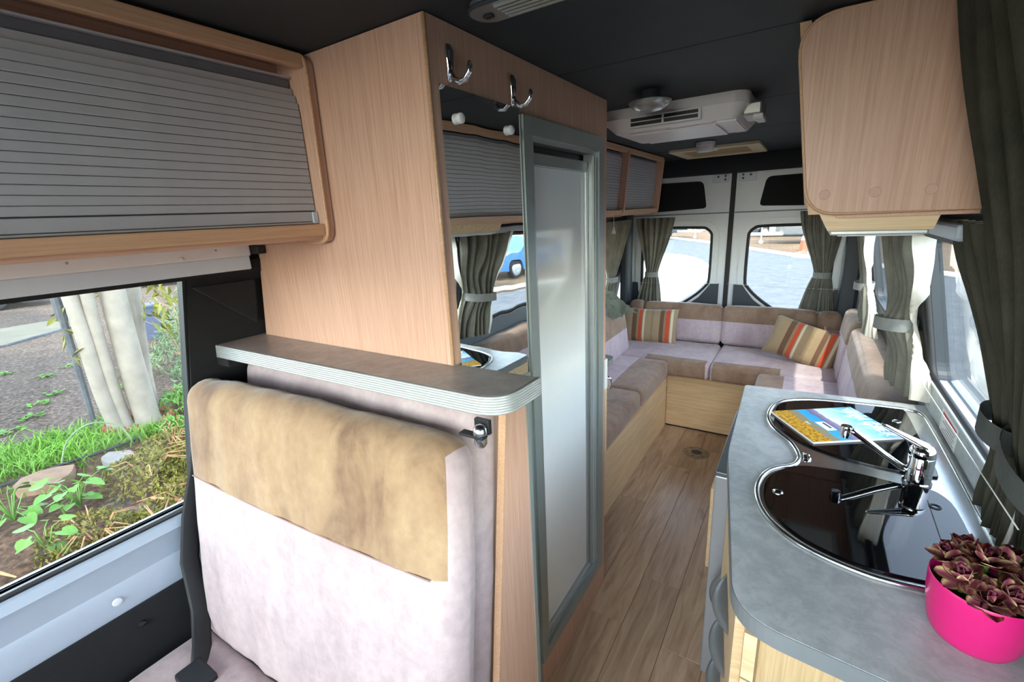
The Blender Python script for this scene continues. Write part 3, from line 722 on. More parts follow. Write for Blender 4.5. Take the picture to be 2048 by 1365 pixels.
dl = empty('dome_lamp', (-.452, 1.56, 1.9), 'silver saucer-shaped ceiling lamp in front of the white air conditioner', 'ceiling lamp')
link('dish', lathe(bmesh.new(), [(0, -.024), (.02, -.0235), (.038, -.020), (.052, -.013), (.061, -.004), (.064, .002), (.060, .004), (0, .004)], (-.452, 1.545, 1.867), 36), 'silver_plastic', parent=dl, smooth=50)
link('mount', lathe(bmesh.new(), [(.03, 0), (.03, .03)], (-.452, 1.545, 1.870), 24), 'ceiling_vinyl', parent=dl)

ac = empty('air_conditioner', (-.44, 1.95, 1.9), 'white ceiling air conditioner with dark slotted vents between the lamp and the roof hatch', 'air conditioner')
link('base_body', plate(rrect(-.70, 1.735, -.20, 2.20, .05), lambda x, y: Vector((x, y, 1.862)), (0, 0, .038)), 'ac_white', parent=ac)
bm = bmesh.new()
a0, a1 = rrect(-.69, 1.728, -.205, 2.19, .045), rrect(-.64, 1.752, -.232, 2.10, .02)
v0 = [bm.verts.new((x, y, 1.866)) for x, y in a0]; v1 = [bm.verts.new((x, y, 1.822)) for x, y in a1]
for i in range(len(v0)): bm.faces.new((v0[i], v0[(i+1) % len(v0)], v1[(i+1) % len(v0)], v1[i]))
bm.faces.new(v1)
link('cover', bm, 'ac_white', parent=ac)
link('filter_panel', B(((-.60, 1.80, 1.815), (-.30, 2.08, 1.8225)), bev=.003), 'ac_white', parent=ac)
link('side_cap', plate([(-.30, 1.77), (-.235, 1.775), (-.235, 2.07), (-.27, 2.07)], lambda x, y: Vector((x, y, 1.817)), (0, 0, .006)), 'ac_white', parent=ac)
vb = link('vent_recess', B(((-.572, 1.724, 1.834), (-.342, 1.745, 1.862))), 'black_plastic', parent=ac)
link('vent_rim', plate([(-.578, 1.830), (-.336, 1.830), (-.336, 1.866), (-.578, 1.866)], lambda x, z: Vector((x, 1.7215, z)), (0, .012, 0), [[(-.57, 1.835), (-.344, 1.835), (-.344, 1.861), (-.57, 1.861)]]), 'ac_white', parent=ac)
link('vent_fin', B(((-.57, 1.7225, 1.847), (-.344, 1.730, 1.850))), 'ac_white', parent=ac)
link('vent_bar', B(((-.462, 1.7215, 1.835), (-.455, 1.730, 1.861))), 'ac_white', parent=ac)
bm = bmesh.new(); box(bm, (-.222, 1.80, 1.832), (-.165, 1.95, 1.872), .006)
sv = link('side_vent', bm, 'silver_plastic', parent=ac)
for k in range(3): link('side_fin', B(((-.19+.002*k, 1.80+.045*k, 1.820), (-.160, 1.83+.045*k, 1.834)), bev=.003), 'ac_white', parent=sv)
for x in (-.57, -.45, -.30): link('clip', lathe(bmesh.new(), [(0, -.003), (.006, -.002), (.007, 0)], (x, 1.765, 1.822), 10), 'alu_bright', parent=ac)

sp = empty('round_speaker', (-.53, 2.9, 1.9), 'small white round ceiling fitting with a knob, in front of the cream roof hatch', 'ceiling fitting')
link('ring', lathe(bmesh.new(), [(0, -.05), (.042, -.05), (.046, -.044), (.046, -.02), (.05, -.018), (.05, 0)], (-.54, 2.95, 1.898), 28), 'white_plastic', parent=sp, smooth=40)
link('knob', lathe(bmesh.new(), [(0, .014), (.010, .012), (.012, 0)], (-.492, 2.95, 1.862), 14, 'X'), 'white_plastic', parent=sp, smooth=40)
ht = empty('roof_hatch', (-.53, 3.4, 1.9), 'cream framed roof hatch with tan fly screen near the rear doors', 'roof hatch')
link('frame', plate(rrect(-.80, 3.16, -.285, 3.72, .015), lambda x, y: Vector((x, y, 1.884)), (0, 0, .015), [rrect(-.735, 3.24, -.36, 3.64, .01)]), 'hatch_cream', parent=ht)
link('fly_screen', B(((-.737, 3.238, 1.890), (-.358, 3.642, 1.894))), 'hatch_screen', parent=ht)
link('catch', B(((-.60, 3.20, 1.878), (-.52, 3.26, 1.886)), bev=.003), 'hatch_cream', parent=ht)

# ------------------------------------------------------------ rear lounge
def bench(name, parts, label):
    e = empty(name, parts[0][3], label, 'bench base', 'bench bases of the lounge')
    for n, lo, hi, _, m in parts: link(n, B((lo, hi), bev=.0015, seg=1), m, parent=e)
    return e
bench('bench_base', [('front_board', (-.766, 1.57, .002), (-.75, 3.184, .40), (-.9, 2.4, 0), 'pale_wood_long'), ('top_board', (-1.38, 1.57, .385), (-.766, 3.2, .40), 0, 'pale_wood_long'), ('front_edging', (-.7495, 1.57, .378), (-.7478, 3.184, .40), 0, 'lip_wood'), ('end_board', (-1.38, 1.57, .002), (-.766, 1.585, .385), 0, 'pale_wood_long')], 'pale wood bench base along the aisle, behind the shower cubicle')
bench('bench_base', [('front_board', (-.749, 3.186, .012), (-.235, 3.202, .40), (-.5, 3.5, 0), 'pale_wood'), ('top_board', (-1.38, 3.202, .385), (.38, 3.9, .40), 0, 'pale_wood'), ('front_edging', (-.749, 3.1845, .388), (-.235, 3.186, .40), 0, 'lip_wood'), ('kick_gap', (-.749, 3.19, .0), (-.235, 3.2, .012), 0, 'black_plastic')], 'pale wood bench base across the rear, facing the floor socket')
bench('bench_base', [('front_board', (-.235, 1.85, .002), (-.22, 3.186, .40), (.1, 2.5, 0), 'pale_wood_long'), ('top_board', (-.22, 1.85, .385), (.38, 3.2, .40), 0, 'pale_wood_long'), ('end_board', (-.22, 1.85, .002), (.38, 1.865, .385), 0, 'pale_wood_long')], 'pale wood bench base behind the kitchen unit, mostly hidden by it')
G1 = 'seat cushions of the lounge'; G2 = 'back cushions of the lounge'
def seatc(x0, x1, y0, y1, fn, label, seed, cuts, zt=.522):
    c = Vector(((x0+x1)/2, (y0+y1)/2, zt-.06))
    o = link('seat_cushion', cushion((x1-x0-.004, y1-y0-.004, .12), .03, T(c), lambda p, s: fn(p+c, s), cuts(c), .06, .007, .002, seed), ['lilac_suede', 'brown_suede'], base=(c.x, c.y, .40), smooth=True)
    setp(o, label, 'seat cushion', G1)
lf = lambda p, s: 1 if (p.x > -.925) else 0
cu = lambda c: ((-.925-c.x,), (), ())
seatc(-1.30, -.728, 1.60, 2.50, lf, 'lilac seat cushion with brown front strip on the aisle bench, nearest the shower door', 11, cu)
seatc(-1.30, -.728, 2.50, 3.132, lf, 'lilac seat cushion with brown front strip on the aisle bench, nearest the rear corner', 12, cu)
rfn = lambda x0, x1: (lambda p, s: 1 if (p.y < 3.215 and x0 < p.x < x1) else 0)
seatc(-1.25, -.468, 3.130, 3.68, rfn(-.90, -.49), 'rear seat cushion below the upright striped pillow', 13, lambda c: ((-.90-c.x, -.49-c.x), (3.215-c.y,), ()))
seatc(-.468, .27, 3.130, 3.68, rfn(-.45, -.055), 'rear seat cushion below the tilted striped pillow', 14, lambda c: ((-.45-c.x, -.055-c.x), (3.215-c.y,), ()))
seatc(-.175, .30, 1.90, 3.085, lambda p, s: 1 if p.x < -.03 else 0, 'seat cushion with brown edge just behind the kitchen worktop', 15, lambda c: ((-.03-c.x,), (), ()), .532)
def backc(M, size, zc, label, seed, axis=1, both=True):
    def fn(p, s): return 1 if p.z > zc else 0
    o = link('back_cushion', cushion(size, .038, M, fn, ((), (), (zc,)), .05, .008, .003, seed), ['lilac_suede', 'brown_suede'], base=M.translation-Vector((0, 0, size[2]/2)), smooth=True)
    setp(o, label, 'back cushion', G2)
zc = .01
backc(T((-1.155, 3.765, .655), rx=-7), (.125, .11, .30), .03, 'small brown topped back cushion filling the rear corner by the crumpled curtain', 21)
backc(T((-.792, 3.765, .655), rx=-7), (.605, .11, .30), .03, 'long brown and lilac back cushion behind the upright striped pillow', 22)
backc(T((-.184, 3.765, .655), rx=-7), (.605, .11, .30), .03, 'long brown and lilac back cushion behind the tilted striped pillow', 23)
backc(T((.19, 3.765, .650), rx=-7), (.14, .11, .30), .03, 'small brown topped back cushion at the rear corner nearest the kitchen side', 24)
backc(T((-1.14, 2.45, .665), ry=-8), (.12, 1.70, .32), .02, 'long back cushion against the garden side wall behind the cubicle', 25)
Mr = T((.322, 2.50, .675), ry=6)
backc(Mr, (.15, 1.22, .36), .055, 'long brown topped back cushion below the kitchen side curtains', 26)
backc(T((.318, 3.37, .68), ry=6), (.15, .50, .37), .055, 'short brown topped back cushion beside the tilted striped pillow', 27)

def pillow(M, label):
    bm = bmesh.new(); n = 26; Wd, H, D = .45, .285, .062; top, bot = {}, {}
    for i in range(n+1):
        for j in range(n+1):
            u, v = -1+2*i/n, -1+2*j/n
            x = u*(1-.07*(1-u*u)*0-.06*(1-abs(v))*abs(u)**3*0); 
            px_ = u*Wd/2*(1-.05*(1-v*v)*u*u); pz = v*H/2*(1-.07*(1-u*u)*v*v)
            d = D*((1-u**4)*(1-v**4))**.55
            w_ = .004*mn.noise(Vector((u*4, v*4, M.translation.x*5)))*(1-u*u)*(1-v*v)
            e = i in (0, n) or j in (0, n)
            top[i, j] = bm.verts.new((px_, d+w_, pz)); bot[i, j] = top[i, j] if e else bm.verts.new((px_, -d+w_, pz))
    for i in range(n):
        for j in range(n):
            bm.faces.new((top[i, j], top[i+1, j], top[i+1, j+1], top[i, j+1]))
            bm.faces.new((bot[i, j], bot[i, j+1], bot[i+1, j+1], bot[i+1, j]))
    bmesh.ops.recalc_face_normals(bm, faces=bm.faces)
    me = bpy.data.meshes.new('striped_pillow'); bm.to_mesh(me); bm.free(); me.materials.append(MATS['stripe_cloth'])
    me.polygons.foreach_set('use_smooth', [True]*len(me.polygons))
    o = bpy.data.objects.new('striped_pillow', me); COL.objects.link(o); o.matrix_world = M
    setp(o, label, 'pillow', 'striped pillows')
pillow(T((-1.005, 3.575, .645), rx=-14, rz=4), 'striped pillow standing upright in the rear corner below the crumpled curtain')
pillow(T((.050, 3.43, .650), rx=-22, ry=14, rz=-12) @ Matrix.Scale(.93, 4), 'striped pillow tilted against the back cushion at the kitchen side')

dr = empty('table_leg_socket', (-.466, 2.862, 0), 'round metal table-leg socket set into the plank floor', 'floor socket')
link('flange', lathe(bmesh.new(), [(.03, .001), (.034, .006), (.06, .0055), (.076, .003), (.08, 0)], (-.466, 2.866, 0), 40), 'drain_grey', parent=dr, smooth=40)
link('socket', lathe(bmesh.new(), [(0, .0015), (.031, .0015), (.032, .004)], (-.466, 2.866, 0), 28), 'trim_grey', parent=dr)
for k in range(6):
    a = k*PI/3+.3; link('screw', lathe(bmesh.new(), [(0, .007), (.005, .006), (.006, .004)], (-.466+.058*math.cos(a), 2.866+.058*math.sin(a), 0), 8), 'trim_grey', parent=dr)

# ------------------------------------------------------------ kitchen
wood('pale_vertical', (176, 148, 106), (198, 171, 130), (220, 220, 6))
ku = empty('kitchen_cabinet', (.15, 1.0, 0), 'pale wood kitchen cabinet with curved silver handles, under the grey worktop', 'kitchen cabinet')
KO = [(-.094, 1.30), (-.094, 1.208), (-.016, .708), (.385, .664), (.385, 1.30)]
link('body', plate(KO, lambda x, y: Vector((x, y, .002)), (0, 0, .884)), 'pale_vertical', parent=ku)
link('end_panel', plate([(.003, .7045), (.385, .6625), (.385, .652), (.003, .694)], lambda x, y: Vector((x, y, .002)), (0, 0, .880)), 'pale_vertical', parent=ku)
bm = plate([(-.020, .702), (-.001, .7), (-.001, .688), (-.020, .690)], lambda x, y: Vector((x, y, .002)), (0, 0, .774))
plate([(-.020, .702), (-.001, .7), (-.001, .688), (-.020, .690)], lambda x, y: Vector((x, y, .780)), (0, 0, .094), bm=bm)
link('corner_post', bm, 'pale_wood', parent=ku)
dvec = Vector((.078, -.5, 0)).normalized(); nvec = Vector((-.5, -.078, 0)).normalized()
def bow(parent, p, d, nn, L, name='handle'):
    bm = bmesh.new(); ns, ntt = 16, 6; g = {}; p = Vector(p); up = nn.cross(d).normalized()
    if up.z < 0: up = -up
    for i in range(ns+1):
        q = -1+2*i/ns
        for j in range(ntt+1):
            t = j/ntt*PI/2; o = .031*max(0, 1-abs(q)**2.2)
            g[i, j] = bm.verts.new(p+d*q*L/2+nn*(o*math.sin(t)+.0008)+up*(.016*math.cos(t)*(1-.4*q*q)-.004))
    for i in range(ns):
        for j in range(ntt): bm.faces.new((g[i, j], g[i+1, j], g[i+1, j+1], g[i, j+1]))
    bmesh.ops.solidify(bm, geom=bm.faces[:], thickness=.003)
    return link(name, bm, 'satin_handle', parent=parent, smooth=50)
p0 = Vector((-.094, 1.208, 0))
def front(z0, z1, a, b, hz):
    P = [p0+dvec*a, p0+dvec*b, p0+dvec*b+nvec*.016, p0+dvec*a+nvec*.016]
    f = link('drawer_front', plate([(p.x, p.y) for p in P], lambda x, y: Vector((x, y, z0)), (0, 0, z1-z0)), 'pale_wood', parent=ku)
    bow(f, p0+dvec*.285+nvec*.016+Vector((0, 0, hz)), dvec, nvec, .17)
front(.642, .884, .012, .46, .705); front(.53, .638, .012, .46, .590); front(.30, .526, .012, .46, .475); front(.02, .296, .012, .46, .25)
cdoor = link('cupboard_door', B(((-.108, 1.212, .02), (-.094, 1.298, .884)), bev=.001), 'pale_wood', parent=ku)
bow(cdoor, (-.108, 1.238, .44), Vector((0, 0, 1)), Vector((-1, 0, 0)), .15)
link('fridge_surround', B(((-.112, 1.302, .80), (-.096, 1.80, .886)), ((-.112, 1.787, .002), (.37, 1.80, .886))), 'pale_wood', parent=ku)
fg = empty('fridge', (.1, 1.55, 0), 'small silver fridge with dark top edge, built in beside the kitchen drawers', 'fridge')
link('fridge_body', B(((-.112, 1.315, .02), (.36, 1.785, .79)), bev=.004), 'fridge_dark', parent=fg)
link('fridge_door', B(((-.158, 1.312, .03), (-.116, 1.795, .782)), bev=.004), 'fridge_silver', parent=fg)
link('door_top_trim', B(((-.1585, 1.3115, .782), (-.1155, 1.7955, .796)), bev=.003), 'fridge_dark', parent=fg)
link('foot', B(((-.10, 1.33, 0), (-.07, 1.36, .02))), 'black_plastic', parent=fg)
link('foot', B(((-.10, 1.74, 0), (-.07, 1.77, .02))), 'black_plastic', parent=fg)
wt = empty('kitchen_worktop', (.15, 1.2, .886), 'mottled grey worktop with rounded corner, carrying the sink and the pink pot', 'worktop')
WO = rpoly([(-.136, 1.748), (-.120, 1.209), (-.040, .672), (.392, .632), (.392, 1.782)], [.015, .05, .075, 0, 0], 10)
link('worktop_slab', plate(WO, lambda x, y: Vector((x, y, .888)), (0, 0, .0315)), 'worktop_edge', parent=wt)
link('laminate', plate(inset(WO, .0015), lambda x, y: Vector((x, y, .9195)), (0, 0, .0008)), 'worktop', parent=wt)
us = empty('upstand', (.375, 1.4, .92), 'grey upstand board along the window edge of the worktop', 'upstand')
link('upstand_board', plate(rpoly([(1.0, .9205), (1.81, .9205), (1.81, .998), (1.0, .998)], [0, 0, .004, .05]), lambda y, z: Vector((.366, y, z)), (.02, 0, 0)), 'worktop', parent=us)
link('capping', B(((.364, 1.06, .998), (.405, 1.812, 1.003))), 'white_paint', parent=us)
nl = empty('notice_label', (.3655, 1.52, .93), 'small white notice with a red heading on the upstand behind the tap', 'label')
link('label_sheet', B(((.3652, 1.44, .925), (.3659, 1.60, .988))), 'paper', parent=nl)
link('red_heading', B(((.3646, 1.452, .972), (.3653, 1.588, .980))), 'red_ink', parent=nl)
bm = bmesh.new()
for k in range(5): box(bm, (.3648, 1.455+.008*(k % 2), .932+.0075*k), (.3653, 1.58-.02*((k*7) % 3), .9345+.0075*k))
link('text_lines', bm, 'grey_ink', parent=nl)

sk = empty('sink_unit', (.16, 1.28, .9203), 'steel combined sink and hob with two black glass lids set in the worktop', 'sink')
SKO = smooth_loop([(.039, 1.268), (.022, 1.327), (-.007, 1.372), (-.03, 1.417), (-.044, 1.48), (-.040, 1.557), (-.018, 1.622), (.03, 1.664), (.106, 1.690), (.219, 1.706), (.31, 1.71), (.342, 1.69), (.350, 1.6), (.352, 1.3), (.350, 1.0), (.335, .915), (.28, .880), (.227, .870), (.179, .864), (.139, .866), (.089, .878), (.042, .90), (.006, .934), (-.015, .965), (-.030, 1.005), (-.038, 1.055), (-.034, 1.109), (-.020, 1.151), (.002, 1.18), (.026, 1.201), (.038, 1.231)], 3)
link('steel_plate', plate(SKO, lambda x, y: Vector((x, y, .9203)), (0, 0, .0040)), 'steel', parent=sk)
link('rim', tube(bmesh.new(), [(x, y, .9235) for x, y in SKO], .0062, 8, True), 'steel', parent=sk, smooth=True)
LF = smooth_loop([(-.028, 1.475), (-.026, 1.55), (-.006, 1.610), (.04, 1.647), (.11, 1.671), (.22, 1.687), (.285, 1.690), (.303, 1.675), (.308, 1.5), (.313, 1.31), (.300, 1.283), (.255, 1.277), (.165, 1.285), (.10, 1.306), (.045, 1.338), (.010, 1.382), (-.016, 1.43)], 3)
LN = smooth_loop([(.050, 1.204), (.10, 1.216), (.163, 1.222), (.23, 1.214), (.28, 1.216), (.302, 1.20), (.316, 1.15), (.318, 1.0), (.312, .925), (.27, .897), (.22, .886), (.17, .880), (.13, .882), (.09, .894), (.05, .914), (.018, .945), (-.003, .975), (-.017, 1.01), (-.024, 1.055), (-.021, 1.1), (-.007, 1.14), (.018, 1.178)], 3)
for nm, L in (('hob_lid', LF), ('basin_lid', LN)):
    link(nm, plate(L, lambda x, y: Vector((x, y, .9250)), (0, 0, .0045)), 'lid_glass', parent=sk)
for (x, y), mt in (((.003, 1.054), 'steel'), ((.281, 1.143), 'black_plastic'), ((.272, 1.588), 'steel')):
    link('lid_button', lathe(bmesh.new(), [(.006, .001), (.0085, .0022), (.0105, .0012), (.011, 0)], (x, y, .9296), 20), mt, parent=sk, smooth=40)
bm = bmesh.new(); tube(bm, [(.052, 1.236, .9245), (.058, 1.25, .9262), (.057, 1.27, .9262), (.05, 1.285, .9245)], [(.001, .004), (.003, .009), (.003, .009), (.001, .004)], 10)
link('pressed_ridge', bm, 'chrome', parent=sk, smooth=True)
tp = empty('mixer_tap', (.268, 1.248, .9245), 'chrome lever mixer tap with swivel spout on the sink unit', 'tap')
tb = (.268, 1.248, .9245)
link('tap_body', lathe(bmesh.new(), [(.0265, 0), (.0265, .004), (.0238, .006), (.0238, .0655), (.0230, .0665), (.0238, .0675), (.0238, .076), (.0225, .084), (.015, .091), (0, .093)], tb, 28), 'chrome', parent=tp, smooth=40)
bm = bmesh.new(); tube(bm, [(.255, 1.250, .947), (.235, 1.251, .955), (.20, 1.252, .978), (.165, 1.252, 1.004), (.142, 1.251, 1.020), (.128, 1.2505, 1.0245)], [(.0075, .0095)]*6, 14)
link('spout', bm, 'chrome', parent=tp, smooth=True)
link('aerator', lathe(bmesh.new(), [(0, .006), (.011, .006), (.012, .003), (.012, -.016), (.0105, -.017), (.0105, -.022), (0, -.022)], (.126, 1.2505, 1.026), 18), 'chrome', parent=tp, smooth=40)
bm = bmesh.new(); tube(bm, [(.285, 1.246, 1.004), (.272, 1.248, 1.014), (.250, 1.251, 1.022), (.222, 1.255, 1.034), (.198, 1.259, 1.044), (.190, 1.260, 1.047)], [(.006, .012), (.008, .017), (.007, .014), (.005, .010), (.004, .008), (.002, .004)], 14)
link('lever', bm, 'chrome', parent=tp, smooth=True)
link('lever_dot', lathe(bmesh.new(), [(0, .002), (.003, .001), (.0035, 0)], (.262, 1.228, 1.0), 10, 'Y'), 'lamp_red', parent=tp)

# magazine
mg = bpy.data.objects.new('magazine', None); COL.objects.link(mg)
setp(mg, 'travel magazine with blue sky cover lying on the far black glass lid', 'magazine')
link('pages', B(((-.1215, -.0985, 0), (.1215, .0985, .0055))), 'paper', parent=mg)
link('cover', B(((-.122, -.099, .0055), (.122, .099, .0062))), 'cover_print', parent=mg)
def text(body, size, loc, rz, mat, parent, name):
    cu = bpy.data.curves.new(name, 'FONT'); cu.body = body; cu.size = size; cu.extrude = .0001; cu.align_x = 'LEFT'
    t = bpy.data.objects.new('tmp', cu); COL.objects.link(t)
    me = bpy.data.meshes.new_from_object(t.evaluated_get(bpy.context.evaluated_depsgraph_get()))
    bpy.data.objects.remove(t); me.materials.clear(); me.materials.append(MATS[mat])
    o = bpy.data.objects.new(name, me); COL.objects.link(o); o.parent = parent; o.location = loc; o.rotation_euler = (0, 0, rz)
    return o
text('WA  EXER', .040, (.082, .092, .0064), -PI/2, 'white_ink', mg, 'cover_title')
text('2013', .010, (-.070, .02, .0064), -PI/2, 'white_ink', mg, 'cover_small_print')
bm = B(((-.045, -.042, .0062), (-.018, .012, .0065)))
pv = link('printed_van', bm, 'white_ink', parent=mg)
link('printed_windows', B(((-.030, -.030, .0065), (-.023, .006, .0067))), 'dark_ink', parent=pv)
mg.location = (.118, 1.485, .9297); mg.rotation_euler = (0, 0, R(33.2))

# plant pot
pt = empty('potted_plant', (.265, .797, .9205), 'bright pink bowl pot of dusty purple rosette succulents on the worktop', 'plant')
PC = (.265, .797, .9205)
link('pot', lathe(bmesh.new(), [(0, 0), (.040, 0), (.0455, .003), (.0505, .013), (.0555, .036), (.0590, .062), (.0600, .086), (.0600, .094), (.0593, .095), (.0580, .094), (.0573, .085), (.054, .05), (0, .048)], PC, 56), 'pot_pink', parent=pt, smooth=50)
link('potting_soil', lathe(bmesh.new(), [(0, .082), (.035, .083), (.0571, .078)], PC, 30), 'soil', parent=pt)
def petal_mesh(L, Wd, curl):
    bm = bmesh.new(); n, m_ = 7, 4; g = {}
    for i in range(n+1):
        t = i/n; wv = Wd*(math.sin(PI*min(1, t*.80+.12)**1.1))**.75 if t < .999 else 0
        if t > .8: wv *= (1-((t-.8)/.2)**2*.9)
        for j in range(-m_, m_+1):
            s = j/m_; g[i, j] = bm.verts.new((t*L, s*wv, curl*t*t*L+.30*wv*s*s))
    for i in range(n):
        for j in range(-m_, m_): bm.faces.new((g[i, j], g[i+1, j], g[i+1, j+1], g[i, j+1]))
    r = bmesh.ops.solidify(bm, geom=bm.faces[:], thickness=.0008)
    me = bpy.data.meshes.new('petal'); bm.to_mesh(me); bm.free(); me.materials.append(MATS['petal'])
    me.polygons.foreach_set('use_smooth', [True]*len(me.polygons)); return me
PM = [petal_mesh(.040, .0135, .25), petal_mesh(.034, .0125, .5), petal_mesh(.025, .010, .8)]
ros = [(-.040, -.030, .118, -.35, .3), (.022, -.046, .112, .2, .4), (-.050, .022, .122, -.4, 0), (-.004, .010, .140, 0, 0), (-.022, .055, .124, -.2, -.3), (.036, .046, .128, .3, -.3), (.052, -.004, .124, .4, .1), (-.01, -.055, .104, 0, .5)]
for rx_, ry_, rz_, tx, ty in ros:
    rx_, ry_, rz_ = rx_*.70, ry_*.70, .080+(rz_-.1)*.8+.012
    c = bpy.data.objects.new('rosette', None)
    bm = lathe(bmesh.new(), [(0, -.02), (.004, -.02), (.005, 0), (0, .006)], (PC[0]+rx_, PC[1]+ry_, PC[2]+rz_), 8)
    ro = link('rosette', bm, 'petal_green', parent=pt, base=(PC[0]+rx_, PC[1]+ry_, PC[2]+rz_))
    rm = Matrix.Rotation(tx*.9, 4, 'Y') @ Matrix.Rotation(ty*.9, 4, 'X')
    for ring, (cnt, el) in enumerate(((8, .12), (7, .62), (5, 1.08))):
        for k in range(cnt):
            a = 2*PI*k/cnt+ring*.4+random.uniform(-.2, .2)
            o = bpy.data.objects.new('petal', PM[ring]); COL.objects.link(o); o.parent = ro
            sc_ = random.uniform(.68, .88)
            o.matrix_local = rm @ Matrix.Rotation(a, 4, 'Z') @ Matrix.Rotation(-el+random.uniform(-.15, .15), 4, 'Y') @ Matrix.Scale(sc_, 4)
bm = bmesh.new()
for k in range(60):
    a = random.uniform(0, 2*PI); r = random.uniform(.02, .055); p = Vector((PC[0]+r*math.cos(a), PC[1]+r*math.sin(a), PC[2]+.080))
    q = p+Vector((random.uniform(-.012, .012), random.uniform(-.012, .012), random.uniform(.004, .02)))
    tube(bm, [p, q], [.0012, .0004], 4)
setp(link('leaf_tufts', bm, 'petal_green', parent=pt), kind='stuff')

# ------------------------------------------------------------ curtains
def curtain(label, top, tie, bot, nrm, pleats=7, amp=.018, cloth='curtain_cloth', ext=(0, 0), bulge=.02, seed=0, name='curtain', group='tied back curtains', tieh=.042, mid=1.15, droop=0):
    nrm = Vector(nrm).normalized(); tA, tB = map(Vector, top); iA, iB = map(Vector, tie); bA, bB = map(Vector, bot)
    cen = (tA+tB)/2
    root = empty(name, (cen.x, cen.y, (bA.z+bB.z)/2), label, 'curtain', group)
    def sheet(off, u0, u1, nu=84, nv=30):
        bm = bmesh.new(); g = []
        for j in range(nv+1):
            v = j/nv; row = []
            for i in range(nu+1):
                u = u0+(u1-u0)*i/nu; vt = 1-.65*math.exp(-((v-.62)/.16)**2)
                if u < 0: u *= vt
                elif u > 1: u = 1+(u-1)*vt
                if v <= .62:
                    t = v/.62; e = t**mid; e = e*e*(3-2*e)*.45+e*.55
                    P = (tA*(1-u)+tB*u)*(1-e)+(iA*(1-u)+iB*u)*e; P.z = (tA.z*(1-u)+tB.z*u)*(1-t)+(iA.z*(1-u)+iB.z*u)*t
                    Q = (tA*(1-u)+tB*u)*(1-t)+(iA*(1-u)+iB*u)*t
                    if abs(nrm.x) > abs(nrm.y): P.x = Q.x
                    else: P.y = Q.y
                    k = 1-e*.45
                else:
                    t = (v-.62)/.38; e = t**.7
                    P = (iA*(1-u)+iB*u)*(1-e)+(bA*(1-u)+bB*u)*e; P.z = (iA.z*(1-u)+iB.z*u)*(1-t)+(bA.z*(1-u)+bB.z*u)*t
                    k = .55+.45*e
                ph = 2*PI*pleats*u+1.6*mn.noise(Vector((u*3+seed, v*1.2, seed)))
                o = amp*k*(math.sin(ph)+.35*math.sin(2.3*ph+seed)+.9*mn.noise(Vector((u*6, v*4, seed*2.2))))
                at_ = math.exp(-((v-.62)/.12)**2)
                o += bulge*at_*math.sin(PI*min(1, max(0, u)))
                row.append(bm.verts.new(P+nrm*(o+off)))
            g.append(row)
        for j in range(nv):
            for i in range(nu): bm.faces.new((g[j][i], g[j][i+1], g[j+1][i+1], g[j+1][i]))
        return bm
    link('cloth', sheet(0, 0, 1), cloth, parent=root, smooth=True)
    link('lining', sheet(-.007, -ext[0], 1+ext[1]), 'lining_cloth', parent=root, smooth=True)
    c = (iA+iB)/2; d = (iB-iA); hw = d.length/2+.006; d.normalize(); bm = bmesh.new(); n = 28
    hw2 = bulge*.6+amp*1.15+.014; rows = []
    for j in range(5):
        z = -tieh/2+tieh*j/4
        rows.append([bm.verts.new(c+d*math.cos(2*PI*k/n)*hw*1.02+nrm*(math.sin(2*PI*k/n)*hw2+bulge*.45)+Vector((0, 0, z+d.z*0))) for k in range(n)])
    for j in range(4):
        for k in range(n): bm.faces.new((rows[j][k], rows[j][(k+1) % n], rows[j+1][(k+1) % n], rows[j+1][k]))
    link('tie_back', bm, 'door_tie_cloth' if cloth == 'door_curtain_cloth' else 'tie_cloth', parent=root, smooth=True)
    return root
curtain('grey curtain tied back at the rear door window nearest the cubicle', ((-1.21, 3.87, 1.475), (-.905, 3.87, 1.475)), ((-1.118, 3.86, 1.02), (-1.022, 3.86, 1.02)), ((-1.195, 3.865, .77), (-.985, 3.865, .77)), (0, -1, 0), 6, .016, seed=1)
curtain('grey curtain tied back at the rear door window nearest the kitchen side', ((-.058, 3.87, 1.485), (.215, 3.87, 1.475)), ((.068, 3.86, 1.045), (.165, 3.86, 1.045)), ((-.005, 3.865, .78), (.215, 3.865, .78)), (0, -1, 0), 6, .016, seed=2)
curtain('grey curtain at the garden side rear window, tied beside the shutter cabinet', ((-1.235, 3.10, 1.470), (-1.235, 3.82, 1.470)), ((-1.275, 3.36, 1.03), (-1.275, 3.51, 1.03)), ((-1.27, 3.26, .83), (-1.27, 3.50, .83)), (1, 0, 0), 8, .018, seed=3)
curtain('curtain at the rearmost kitchen side window edge with its pale lining showing', ((.262, 3.22, 1.455), (.262, 3.62, 1.455)), ((.315, 3.22, 1.065), (.315, 3.36, 1.065)), ((.325, 2.95, .86), (.325, 3.35, .86)), (-1, 0, 0), 5, .020, ext=(.28, .05), seed=4)
curtain('grey curtain with bright cream lining hanging at the pillar between the two side windows', ((.272, 1.83, 1.470), (.254, 2.26, 1.470)), ((.312, 1.88, 1.147), (.285, 2.07, 1.125)), ((.338, 1.80, .935), (.310, 2.07, .905)), (-1, -.15, 0), 6, .020, ext=(.24, .03), bulge=.03, seed=5)
curtain('dark curtain at the near side window just above the worktop upstand', ((.262, 1.0, 1.50), (.264, 1.37, 1.50)), ((.338, 1.0, 1.15), (.340, 1.155, 1.15)), ((.342, .99, .965), (.346, 1.14, .965)), (-1, -.1, 0), 6, .013, cloth='door_curtain_cloth', bulge=.012, seed=6)
